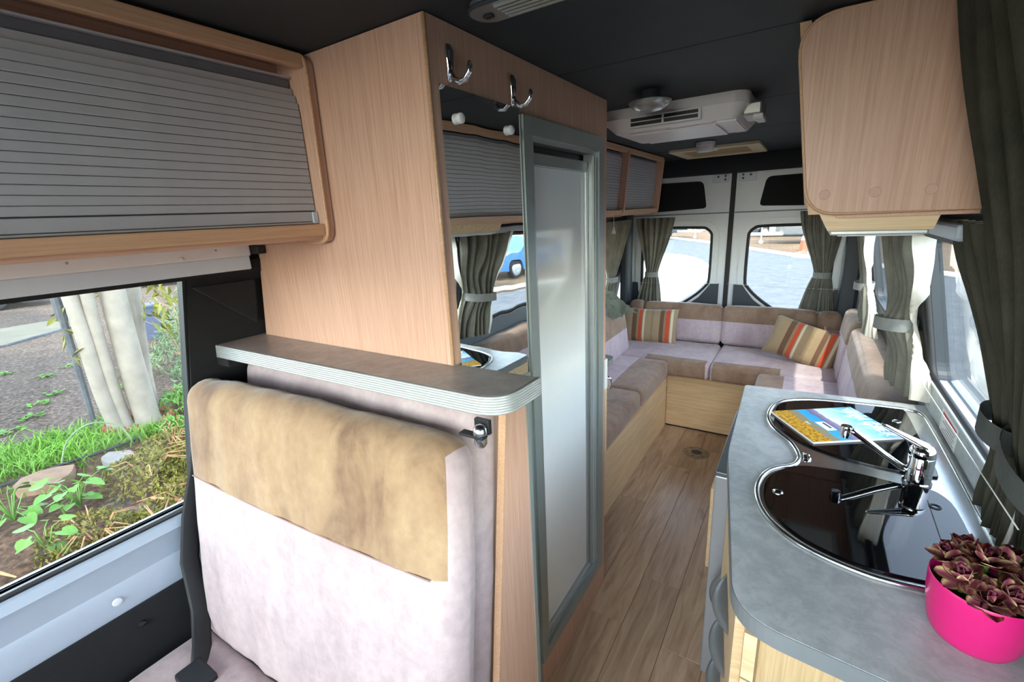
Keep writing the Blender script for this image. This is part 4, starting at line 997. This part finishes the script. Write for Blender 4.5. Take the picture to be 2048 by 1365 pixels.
curtain('tall dark curtain hanging from the ceiling in front of the oak cabinet end', ((.160, .48, 1.875), (.168, 1.13, 1.875)), ((.322, .82, 1.135), (.334, 1.03, 1.155)), ((.372, .88, .935), (.368, .985, .935)), (-1, -.25, 0), 8, .017, cloth='door_curtain_cloth', bulge=.008, seed=8, mid=2.2)
# crumpled curtain end lying on the sofa back
bm = bmesh.new(); g = {}; nu, nv = 40, 46
for i in range(nu+1):
    for j in range(nv+1):
        u, v = i/nu, j/nv
        P = Vector((-1.24+.25*v*(.55+.45*u)-.02*u, 2.88+.30*u+.12*v, .975-.20*v*(.6+.4*u)+.05*math.sin(PI*v)))
        q = Vector((u*3.3, v*3.6, .4)); P += Vector((.035*mn.noise(q), .035*mn.noise(q+Vector((9, 0, 0))), .05*mn.noise(q*1.15+Vector((0, 7, 0)))+.022*mn.noise(q*2.6)))
        P.z += .018*math.sin(7*u+3*v)
        g[i, j] = bm.verts.new(P)
for i in range(nu):
    for j in range(nv): bm.faces.new((g[i, j], g[i+1, j], g[i+1, j+1], g[i, j+1]))
bmesh.ops.solidify(bm, geom=bm.faces[:], thickness=.004)
setp(link('crumpled_curtain', bm, 'curtain_underside', base=(-1.15, 3.0, .85), smooth=True), 'crumpled grey green curtain end bunched on the rear corner of the sofa back', 'curtain')
# elastic cords and blind pull
def cord(a, b, label, sag=.004, r=.0011):
    a, b = Vector(a), Vector(b)
    bm = tube(bmesh.new(), [a.lerp(b, k/12)-Vector((0, 0, sag*math.sin(PI*k/12))) for k in range(13)], r, 6)
    setp(link('elastic_cord', bm, 'cord', base=a, smooth=True), label, 'cord', 'curtain cords')
cord((-1.20, 3.845, .947), (-.56, 3.90, .952), 'thin white curtain cord across the rear window nearest the cubicle')
cord((-.49, 3.90, .953), (.258, 3.845, .946), 'thin white curtain cord across the rear window nearest the kitchen side')
cord((.318, .9, 1.055), (.335, 3.5, .985), 'thin white curtain cord along the kitchen side windows')
cord((-1.27, 2.1, .99), (-1.29, 3.4, .99), 'thin white curtain cord along the garden side rear window')
pb = empty('cord_pull', (-.93, 2.62, 1.42), 'small cream cord pull hanging under the shutter cabinet', 'cord pull')
link('string', tube(bmesh.new(), [(-.955, 2.62, 1.515), (-.955, 2.62, 1.455)], .0015, 6), 'cord', parent=pb)
link('pull_bell', lathe(bmesh.new(), [(0, .02), (.004, .018), (.006, .008), (.011, -.012), (.011, -.02), (0, -.02)], (-.955, 2.62, 1.44), 14), 'cream_plastic', parent=pb, smooth=40)

# ------------------------------------------------------------ outside
def poly_ground(name, pts, z, mat, thick=.3):
    return structure(name, plate(pts, lambda x, y: Vector((x, y, z)), (0, 0, -thick)), mat)
poly_ground('ground', [(-60, 3.9), (-1.75, 3.9), (-1.75, -30), (45, -30), (45, 80), (-60, 80)], -.66, 'asphalt')
poly_ground('garden_bank', [(-1.75, -20), (-1.75, 4.6), (-6, 5.6), (-30, 18), (-45, 22), (-45, -20)], -.12, 'gravel', .8)
bm = bmesh.new(); g = {}; nx, ny = 60, 70
for i in range(nx+1):
    for j in range(ny+1):
        x, y = -1.75-3.55*i/nx, -2.2+5.2*j/ny
        g[i, j] = bm.verts.new((x, y, -.105+.035*mn.noise(Vector((x*2, y*2, 0)))+.02*mn.noise(Vector((x*7, y*7, 1)))))
for i in range(nx):
    for j in range(ny): bm.faces.new((g[i, j], g[i+1, j], g[i+1, j+1], g[i, j+1]))
structure('garden_soil', bm, 'mulch', smooth=True)
poly_ground('gravel_path', [(-11.0, -8), (-10.9, 1.55), (-11.9, 2.7), (-13.3, 2.75), (-13.0, -8)], -.115, 'path_tan', .05)
structure('path_kerb', tube(bmesh.new(), [(-10.95, -8, -.11), (-10.9, 1.58, -.11), (-11.8, 2.68, -.11)], .025, 6), 'post_grey')
def gz(x, y): return -.105+.035*mn.noise(Vector((x*2, y*2, 0)))+.02*mn.noise(Vector((x*7, y*7, 1))) if x > -5.3 else -.12

gt = empty('gum_tree', (-4.85, 1.25, -.1), 'pale smooth barked multi-stemmed gum tree outside the garden window', 'tree')
def stem(pts, rad): 
    P = smooth_loop3(pts); n = len(P); rr = [rad[0]+(rad[1]-rad[0])*min(1, (k/(n-1))*1.0) for k in range(n)]
    rr[0] *= 1.35; rr[1] *= 1.1
    return tube(bmesh.new(), P, rr, 14)
def smooth_loop3(P, n=5):
    P = [Vector(p) for p in P]; out = []
    for i in range(len(P)-1):
        p0, p1, p2, p3 = P[max(i-1, 0)], P[i], P[i+1], P[min(i+2, len(P)-1)]
        for j in range(n):
            t = j/n; out.append(.5*((2*p1)+(-p0+p2)*t+(2*p0-5*p1+4*p2-p3)*t*t+(-p0+3*p1-3*p2+p3)*t**3))
    return out+[P[-1]]
link('trunk', stem([(-4.9, 1.20, -.12), (-4.92, 1.165, .3), (-4.95, 1.16, 1.1), (-5.1, 1.1, 2.6), (-5.6, .7, 4.6)], (.062, .05)), 'bark_white', parent=gt, smooth=True)
link('trunk', stem([(-4.88, 1.255, -.13), (-4.9, 1.24, .3), (-4.9, 1.25, 1.1), (-4.8, 1.3, 2.6), (-4.6, 1.2, 4.8)], (.05, .04)), 'bark_white', parent=gt, smooth=True)
link('trunk', stem([(-4.85, 1.40, -.14), (-4.88, 1.40, .3), (-4.95, 1.43, 1.1), (-5.0, 1.50, 2.6), (-5.0, 1.9, 5.0)], (.095, .088)), 'bark_white', parent=gt, smooth=True)
link('trunk', stem([(-5.15, 1.52, -.12), (-5.2, 1.57, .4), (-5.25, 1.67, 1.1), (-5.4, 1.9, 2.6), (-5.9, 2.6, 4.8)], (.075, .05)), 'bark_white', parent=gt, smooth=True)
bm = bmesh.new()
for k in range(26):
    a = random.uniform(0, 2*PI); c = Vector((-4.88+.22*math.cos(a), 1.33+.24*math.sin(a), -.11))
    tube(bm, [c, c+Vector((.03*random.random(), .04*random.random(), .07)), c+Vector((0, .02, .10))], [.03, .022, .004], 5)
setp(link('bark_litter', bm, 'bark_base', parent=gt), kind='stuff')
def leaf(bm, p, d, L, Wd, up=Vector((0, 0, 1))):
    d = d.normalized(); s = d.cross(up); s = s.normalized() if s.length > 1e-3 else Vector((1, 0, 0)); n = s.cross(d)
    v = [bm.verts.new(p), bm.verts.new(p+d*L*.45+s*Wd+n*L*.05), bm.verts.new(p+d*L-n*L*.12), bm.verts.new(p+d*L*.45-s*Wd+n*L*.05)]
    bm.faces.new((v[0], v[1], v[2])); bm.faces.new((v[0], v[2], v[3]))
def rdir(zb=0): 
    v = Vector((random.gauss(0, 1), random.gauss(0, 1), random.gauss(0, 1)+zb)); return v.normalized()
def foliage(bm, c, rad, n, L, Wd, zb=0):
    for k in range(n):
        v = rdir()*random.random()**.4; p = Vector(c)+Vector((v.x*rad[0], v.y*rad[1], v.z*rad[2]))
        leaf(bm, p, rdir(zb), L*random.uniform(.6, 1.3), Wd*random.uniform(.7, 1.2), rdir())
bm = bmesh.new(); foliage(bm, (-5.2, 1.5, 5.0), (1.6, 1.6, 1.1), 900, .3, .06, -1)
foliage(bm, (-5.0, 1.76, .98), (.18, .16, .35), 60, .13, .022, -1.2); foliage(bm, (-5.35, 1.55, 1.05), (.1, .05, .3), 26, .12, .022, -1.2)
foliage(bm, (-5.0, 1.09, .72), (.05, .1, .3), 12, .13, .022, -1)
setp(link('leaves', bm, 'leaf_gumtree', parent=gt), kind='stuff')
for k, (x, y) in enumerate(((-12.2, -3.6), (-4.4, -3.9), (3.9, -4.6))):  # out-of-view trees, added so their crowns shade the garden
    st = empty('added_shade_tree', (x, y-2.2, -.12 if x < -1.75 else -.66), ('added unseen shade tree beyond the garden gravel', 'added unseen shade tree standing ahead of the van', 'added unseen shade tree at the road edge ahead of the sliding door')[k], 'tree', 'added shade trees ahead of the van')
    z0 = -.12 if x < -1.75 else -.66
    link('trunk', tube(bmesh.new(), [(x, y-2.2, z0), (x, y-2.1, 2.5), (x, y-.6, 4.6), (x, y, 6)], [.2, .16, .12, .06], 10), 'bark_base', parent=st, smooth=True)
    bm = bmesh.new(); foliage(bm, (x, y, 6.3), (3.9, 2.5, 1.2), 1100, .9, .26)
    setp(link('leaves', bm, 'leaf_green', parent=st), kind='stuff')
pp2 = empty('tree_stake', (-5.3, 1.14, -.1), 'weathered dark grey timber stake leaning beside the gum tree', 'stake')
link('stake', tube(bmesh.new(), [(-5.3, 1.14, -.14), (-5.3, 1.15, .5), (-5.3, 1.157, 1.3)], [(.022, .022), (.03, .026), (.034, .03)], 7), 'post_grey', parent=pp2)
link('tie_block', B(((-5.4, 1.13, .86), (-5.33, 1.24, 1.25)), bev=.01), 'trim_grey', parent=pp2)
cr = empty('storage_crate', (-9, 3.0, -.12), 'small blue grey crate on the gravel behind the gum tree', 'crate')
link('crate_body', plate([(2.78, -.12), (3.1, -.12), (3.12, .42), (2.76, .42)], lambda y, z: Vector((-9.2, y, z)), (.35, 0, 0)), 'crate_blue', parent=cr)
link('crate_rim', B(((-9.22, 2.74, .40), (-8.83, 3.14, .44)), bev=.01), 'crate_blue', parent=cr)
# grass strip
bm = bmesh.new()
for k in range(5200):
    t = random.random()**.8; y = -.9+2.35*t
    xa = -5.75+.28*(y+.9)*.9; xb = -4.62+.22*(y-.4)
    x = random.uniform(xa, xb); 
    if random.random() < .12: x += random.uniform(-.5, .9)
    if (x+4.88)**2+(y-1.33)**2 < .05: continue
    p = Vector((x, y, gz(x, y)-.005)); h = random.uniform(.05, .16); d = Vector((random.gauss(0, .45), random.gauss(0, .45), 1)).normalized()
    s = Vector((random.gauss(0, 1), random.gauss(0, 1), 0)).normalized()*.005; q = p+d*h*.6
    v = [bm.verts.new(p-s), bm.verts.new(p+s), bm.verts.new(q+s*.8), bm.verts.new(q-s*.8), bm.verts.new(p+d*h+Vector((d.x*h*.5, d.y*h*.5, -.01)))]
    bm.faces.new((v[0], v[1], v[2], v[3])); bm.faces.new((v[3], v[2], v[4]))
setp(link('grass', bm, 'grass_blade', base=(-5, .4, -.1)), 'bright green grass strip around the foot of the gum tree', 'grass', kind='stuff')
# mossy low shrub mass next to the window
def mound(label, clumps, mat, L, Wd, name='low_shrub', grp='low shrubs in the garden bed'):
    e = empty(name, (clumps[0][0], clumps[0][1], -.1), label, 'shrub', grp)
    bm = bmesh.new(); tw = bmesh.new()
    for x, y, rx, ry, h, n in clumps:
        for k in range(n):
            a = random.uniform(0, 2*PI); r = math.sqrt(random.random()); px_, py_ = x+rx*r*math.cos(a), y+ry*r*math.sin(a)
            z = gz(px_, py_)+h*(1-r*r)*random.uniform(.35, 1)+.01
            leaf(bm, Vector((px_, py_, z)), rdir(.7), L*random.uniform(.6, 1.4), Wd*random.uniform(.7, 1.3), rdir())
        for k in range(10):
            a = random.uniform(0, 2*PI); q = Vector((x+rx*.8*math.cos(a), y+ry*.8*math.sin(a), -.1+h*.8))
            tube(tw, [(x, y, -.12), (x*.5+q.x*.5, y*.5+q.y*.5, -.05+h*.6), q], [.006, .004, .002], 4)
    setp(link('foliage', bm, mat, parent=e), kind='stuff'); setp(link('stems', tw, 'twig', parent=e), kind='stuff')
mound('mossy yellow green ground shrub close under the garden window sill', [(-2.75, .72, .45, .35, .16, 1500), (-3.2, .55, .4, .25, .12, 900), (-2.5, .25, .45, .28, .10, 900), (-2.35, -.1, .4, .3, .10, 700), (-3.0, 1.0, .4, .35, .20, 1300)], 'leaf_olive', .035, .007)
mound('mossy yellow green ground shrub in front of the gum tree foot', [(-3.75, 1.02, .4, .28, .16, 1300), (-3.6, 1.35, .4, .3, .2, 1300), (-4.15, 1.30, .3, .22, .10, 500)], 'leaf_olive', .038, .008)
mound('wispy grey green bush behind the gum tree', [(-6.6, 2.45, .6, .35, .75, 900), (-7.6, 3.0, .7, .4, .9, 900), (-5.9, 2.3, .4, .25, .4, 450)], 'leaf_grey', .07, .011)
mound('bright green leafy tuft at the base of the gum tree', [(-4.9, 1.75, .45, .2, .22, 500), (-4.45, 1.45, .2, .15, .1, 160)], 'leaf_bright', .06, .012)
# gravel weeds
WORD = ['nearest the leaning', 'second nearest the', 'third nearest the', 'fourth nearest the', 'fifth nearest the', 'sixth nearest the', 'seventh nearest the', 'eighth nearest the', 'ninth nearest the', 'third farthest from the', 'second farthest from the', 'farthest from the']
for k, (x, y) in enumerate(sorted([(-6.6, 1.05), (-6.9, 1.25), (-6.2, .9), (-7.9, 1.4), (-8.6, 1.15), (-8.2, 1.7), (-6.4, 1.75), (-6.9, 1.9), (-7.3, .75), (-6.0, .35), (-6.3, .55), (-5.9, .7)], key=lambda p: (p[0]+5.3)**2+(p[1]-1.14)**2)):
    e = empty('gravel_weed', (x, y, -.12), ('small bright weed in the gravel, %s timber stake' % WORD[k]), 'weed', 'weeds in the gravel')
    bm = bmesh.new()
    for q in range(22):
        a = random.uniform(0, 2*PI); leaf(bm, Vector((x+random.uniform(-.08, .08), y+random.uniform(-.08, .08), -.115)), Vector((math.cos(a), math.sin(a), .5)), .065, .016)
    link('weed_leaves', bm, 'leaf_bright', parent=e)
# heart-leaved plants: each leaf its own part
def heart_mesh():
    bm = bmesh.new(); P = [(0, 0), (-.15, .28), (.05, .48), (.4, .46), (.8, .22), (1, 0), (.8, -.22), (.4, -.46), (.05, -.48), (-.15, -.28)]
    c = bm.verts.new((.35, 0, -.06)); vs = [bm.verts.new((x, y, .10*abs(y)*2-.1*x*x)) for x, y in P]
    for i in range(len(vs)): bm.faces.new((c, vs[i], vs[(i+1) % len(vs)]))
    me = bpy.data.meshes.new('leaf'); bm.to_mesh(me); bm.free(); me.materials.append(MATS['leaf_bright'])
    me.polygons.foreach_set('use_smooth', [True]*len(me.polygons)); return me
HM = heart_mesh()
def broad(x, y, n, label, r=.16):
    e = empty('broad_leaf_weed', (x, y, -.1), label, 'weed', 'heart leaved weeds')
    bm = bmesh.new(); tips = []
    for k in range(n):
        a = 2*PI*k/n+random.uniform(-.4, .4); rr = r*random.uniform(.35, 1); q = Vector((x+rr*math.cos(a), y+rr*math.sin(a), gz(x, y)+random.uniform(.05, .2)))
        tube(bm, [(x, y, -.11), ((x+q.x)/2, (y+q.y)/2, q.z*.6), q], [.004, .003, .002], 4); tips.append((q, a))
    link('stems', bm, 'leaf_bright', parent=e)
    for q, a in tips:
        o = bpy.data.objects.new('leaf', HM); COL.objects.link(o); o.parent = e; o.location = q-e.location
        o.rotation_euler = (random.uniform(-.3, .3), random.uniform(0, .5), a); o.scale = (random.uniform(.055, .10),)*3
broad(-3.75, .62, 18, 'heart leaved weed at the middle of the garden bed, beside the grey stone')
broad(-3.95, .36, 13, 'heart leaved weed beside the tan flagstone')
broad(-3.35, .38, 7, 'heart leaved weed on the bare soil nearest the window sill', .13)
broad(-2.75, .12, 6, 'heart leaved weed at the near bottom corner of the garden window', .12)
for nm, mt, c, sx, sy, lb_ in (('flagstone', 'stone_tan', (-4.28, .60), .17, .16, 'flat tan stone edging the grass strip'), ('flagstone', 'stone_grey', (-4.18, .96), .13, .09, 'pale grey stone in front of the gum tree')):
    P = [(c[0]+sx*math.cos(a)*random.uniform(.8, 1.15), c[1]+sy*math.sin(a)*random.uniform(.8, 1.15)) for a in [k*PI/5 for k in range(10)]]
    bm = plate(P, lambda x, y: Vector((x, y, -.12)), (0, 0, .085)); setp(link(nm, bm, mt, base=(c[0], c[1], -.12)), lb_, 'stone')
setp(link('drip_pipe', tube(bmesh.new(), smooth_loop3([(-4.75, -.6, -.07), (-4.5, .3, -.06), (-4.45, .75, -.05), (-4.45, 1.0, -.06), (-4.55, 1.3, -.08)]), .012, 6), 'pipe_black', base=(-4.5, .5, -.09), smooth=True), 'thin black drip pipe running along the grass edge', 'pipe')
setp(link('pipe_loop', tube(bmesh.new(), smooth_loop3([(-4.5, .72, -.08), (-4.5, .8, .10), (-4.5, .95, .17), (-4.47, 1.1, .09), (-4.45, 1.15, -.09)]), .006, 6), 'leaf_grey', base=(-4.5, .9, -.09), smooth=True), 'thin arched dry stalk standing in the grass', 'stalk')
for k, (a, b) in enumerate([((-3.3, .95), (-3.1, 1.15)), ((-3.25, .85), (-2.95, .95)), ((-3.4, .12), (-3.05, .22)), ((-3.9, 1.05), (-3.6, 1.4)), ((-2.9, .05), (-2.7, .2))]):
    m_ = ((a[0]+b[0])/2+.03, (a[1]+b[1])/2, .0)
    setp(link('fallen_twig', tube(bmesh.new(), [(a[0], a[1], -.02), m_, (b[0], b[1], -.01)], [.012, .010, .004], 5), 'twig', base=(a[0], a[1], -.08)), ('dry brown twig lying on the mossy bed, ' + ['nearest the grey stone', 'beside the mossy shrub centre', 'on the bare soil near the sill', 'in front of the gum tree foot', 'closest to the window sill'][k]), 'twig', 'twigs on the garden bed')

# vehicles
def car(label, paint, loc, rz, van=False, group='parked vehicles'):
    e = bpy.data.objects.new('parked_van' if van else 'parked_car', None); COL.objects.link(e); setp(e, label, 'vehicle', group)
    L, W, wr = (5.2, 1.9, .34) if van else (4.5, 1.78, .33)
    wx = (.95, L-1.0)
    base = [(0, .35)]
    for x in wx: base += [(x-wr-.08, .28)]+[(x-(wr+.07)*math.cos(a), .30+(wr+.07)*math.sin(a)) for a in [PI*k/8 for k in range(9)]]+[(x+wr+.08, .28)]
    top = [(L, .4), (L, .75), (L-.1, 1.9), (L-.3, 2.05), (1.6, 2.05), (1.1, 1.75), (.5, 1.1), (.05, .9)] if van else [(L, .45), (L-.02, .95), (L-.6, 1.02), (L-1.0, 1.38), (2.0, 1.44), (1.15, .98), (.2, .82), (0, .6)]
    link('body', plate(base+top, lambda x, z: Vector((x, -W/2, z)), (0, W, 0)), paint, parent=e)
    gw = [(1.25, 1.15), (1.75, 1.75), (2.3, 1.8), (2.3, 1.15)] if van else [(1.45, .98), (2.1, 1.36), (3.45, 1.32), (3.8, 1.02)]
    for s in (-1, 1): link('side_glass', plate(gw, lambda x, z: Vector((x, s*(W/2+.004), z)), (0, -s*.008, 0)), 'car_glass', parent=e)
    link('front_bumper', B(((-.06, -W/2+.05, .30), (.12, W/2-.05, .55)), bev=.05), 'rubber_tyre' if van else paint, parent=e)
    link('rear_bumper', B(((L-.1, -W/2+.05, .32), (L+.07, W/2-.05, .58)), bev=.05), 'rubber_tyre' if van else paint, parent=e)
    for s in (-1, 1):
        link('head_lamp', B(((.0, s*.62-.16, .62), (.12, s*.62+.16, .78)), bev=.03), 'white_plastic', parent=e)
        link('tail_lamp', B(((L-.08, s*.72-.1, .62), (L+.012, s*.72+.1, .9)), bev=.02), 'lamp_red', parent=e)
    for x in wx:
        for s in (-1, 1):
            y = s*(W/2-.1)
            t = link('wheel', lathe(bmesh.new(), [(0, -.09), (.2, -.10), (.30, -.10), (wr, -.07), (wr, .07), (.30, .10), (.2, .10), (0, .09)], (x, y, wr), 28, 'Y'), 'rubber_tyre', parent=e, smooth=40)
            bm = lathe(bmesh.new(), [(0, s*.104), (.06, s*.110), (.07, s*.100), (.2, s*.104), (.21, s*.10), (.21, s*.08), (0, s*.08)], (x, y, wr), 20, 'Y'); link('rim', bm, 'satin_handle', parent=t, smooth=40)
    e.location = loc; e.rotation_euler = (0, 0, rz); return e
car('white car parked across the gravel, its wheels showing above the path', 'car_white', (-17.2, 3.7, -.12), R(-112))
car('dark car parked across the gravel behind the grey stake', 'car_dark', (-17.4, 9.0, -.12), R(-110))
car('white car parked beyond the kerb in the rear window nearest the cubicle', 'car_white', (-14.2, 43.0, -.66), R(-30))
car('dark car parked beyond the kerb behind the white trailer drawbar', 'car_dark', (-3.2, 35.8, -.66), R(-8))
car('light blue car parked across the road on the kitchen side', 'car_blue', (8.6, 13.2, -.66), R(97))
car('white van parked across the road, mirrored in the cubicle mirror', 'car_white', (9.0, 6.6, -.66), R(96), True)
car('white van far along the road outside the kitchen side windows', 'car_white', (6.2, 28.5, -.66), R(100), True)
def trailer(label, loc, rz):
    e = bpy.data.objects.new('trailer', None); COL.objects.link(e); setp(e, label, 'trailer', 'trailers beyond the kerb')
    for s in (-1, 1): link('drawbar_beam', plate([(-1.5, s*.04-.04), (-1.5, s*.04+.04), (.1, s*.55+.04), (.1, s*.55-.04)], lambda x, y: Vector((x, y, .48)), (0, 0, .13)), 'car_white', parent=e)
    link('coupling', B(((-1.75, -.06, .5), (-1.4, .06, .66)), bev=.03), 'silver_plastic', parent=e)
    j = link('jockey_post', tube(bmesh.new(), [(-.85, -.1, .25), (-.85, -.1, 1.05)], .035, 8), 'alu_bright', parent=e)
    link('jockey_wheel', lathe(bmesh.new(), [(0, -.05), (.09, -.05), (.11, -.03), (.11, .03), (.09, .05), (0, .05)], (-.85, -.1, .12), 14, 'Y'), 'white_plastic', parent=j)
    link('gas_bottle', lathe(bmesh.new(), [(0, 0), (.14, .01), (.15, .06), (.15, .38), (.09, .46), (.05, .48), (.05, .54), (0, .54)], (-.35, -.12, .6), 16), 'white_plastic', parent=e, smooth=40)
    link('trailer_body', B(((.1, -.95, .45), (4.0, .95, 2.2)), bev=.08), 'car_dark', parent=e)
    for s in (-1, 1): link('wheel', lathe(bmesh.new(), [(0, -.09), (.3, -.09), (.33, -.06), (.33, .06), (.3, .09), (0, .09)], (2.3, s*.86, .33), 20, 'Y'), 'rubber_tyre', parent=e)
    e.location = loc; e.rotation_euler = (0, 0, rz)
trailer('trailer with white drawbar and jockey wheel beyond the kerb, in the kitchen side rear window', (-1.3, 29.2, -.66), R(8))
trailer('trailer with jockey wheel beyond the kerb, in the cubicle side rear window', (-7.4, 34.6, -.66), R(150))
cn = empty('traffic_cone', (-.12, 24.6, -.66), 'orange traffic cone standing at the kerb outside the rear window', 'traffic cone')
link('cone', lathe(bmesh.new(), [(.17, .04), (.04, .72), (0, .73)], (-.12, 24.6, -.66), 20), 'cone_orange', parent=cn, smooth=40)
link('reflective_band', lathe(bmesh.new(), [(.088, .50), (.055, .68), (.05, .68), (.08, .50)], (-.12, 24.6, -.66), 20), 'white_plastic', parent=cn)
link('cone_base', B(((-.32, 24.4, -.66), (.08, 24.8, -.62)), bev=.01), 'rubber_tyre', parent=cn)
structure('kerb', tube(bmesh.new(), smooth_loop3([(-16, 44, -.62), (-9.5, 36.5, -.62), (-4.7, 29.6, -.62), (-.16, 22, -.62), (5, 14.5, -.62), (9, 4, -.62), (10, -20, -.62)]), [(.09, .16)]*31, 8), 'kerb_pale')
poly_ground('verge', [(-40, 60), (-16, 44.2), (-9.5, 36.7), (-4.7, 29.8), (-.1, 22.2), (5.1, 14.7), (9.1, 4), (10.1, -20), (40, -20), (40, 60)], -.63, 'dirt_pale', .2)
P = [(-6.6+4.2*math.cos(a), 13.2+10.5*math.sin(a)) for a in [2*PI*k/40 for k in range(40)]]
poly_ground('concrete_apron', P, -.655, 'concrete_pale', .05)
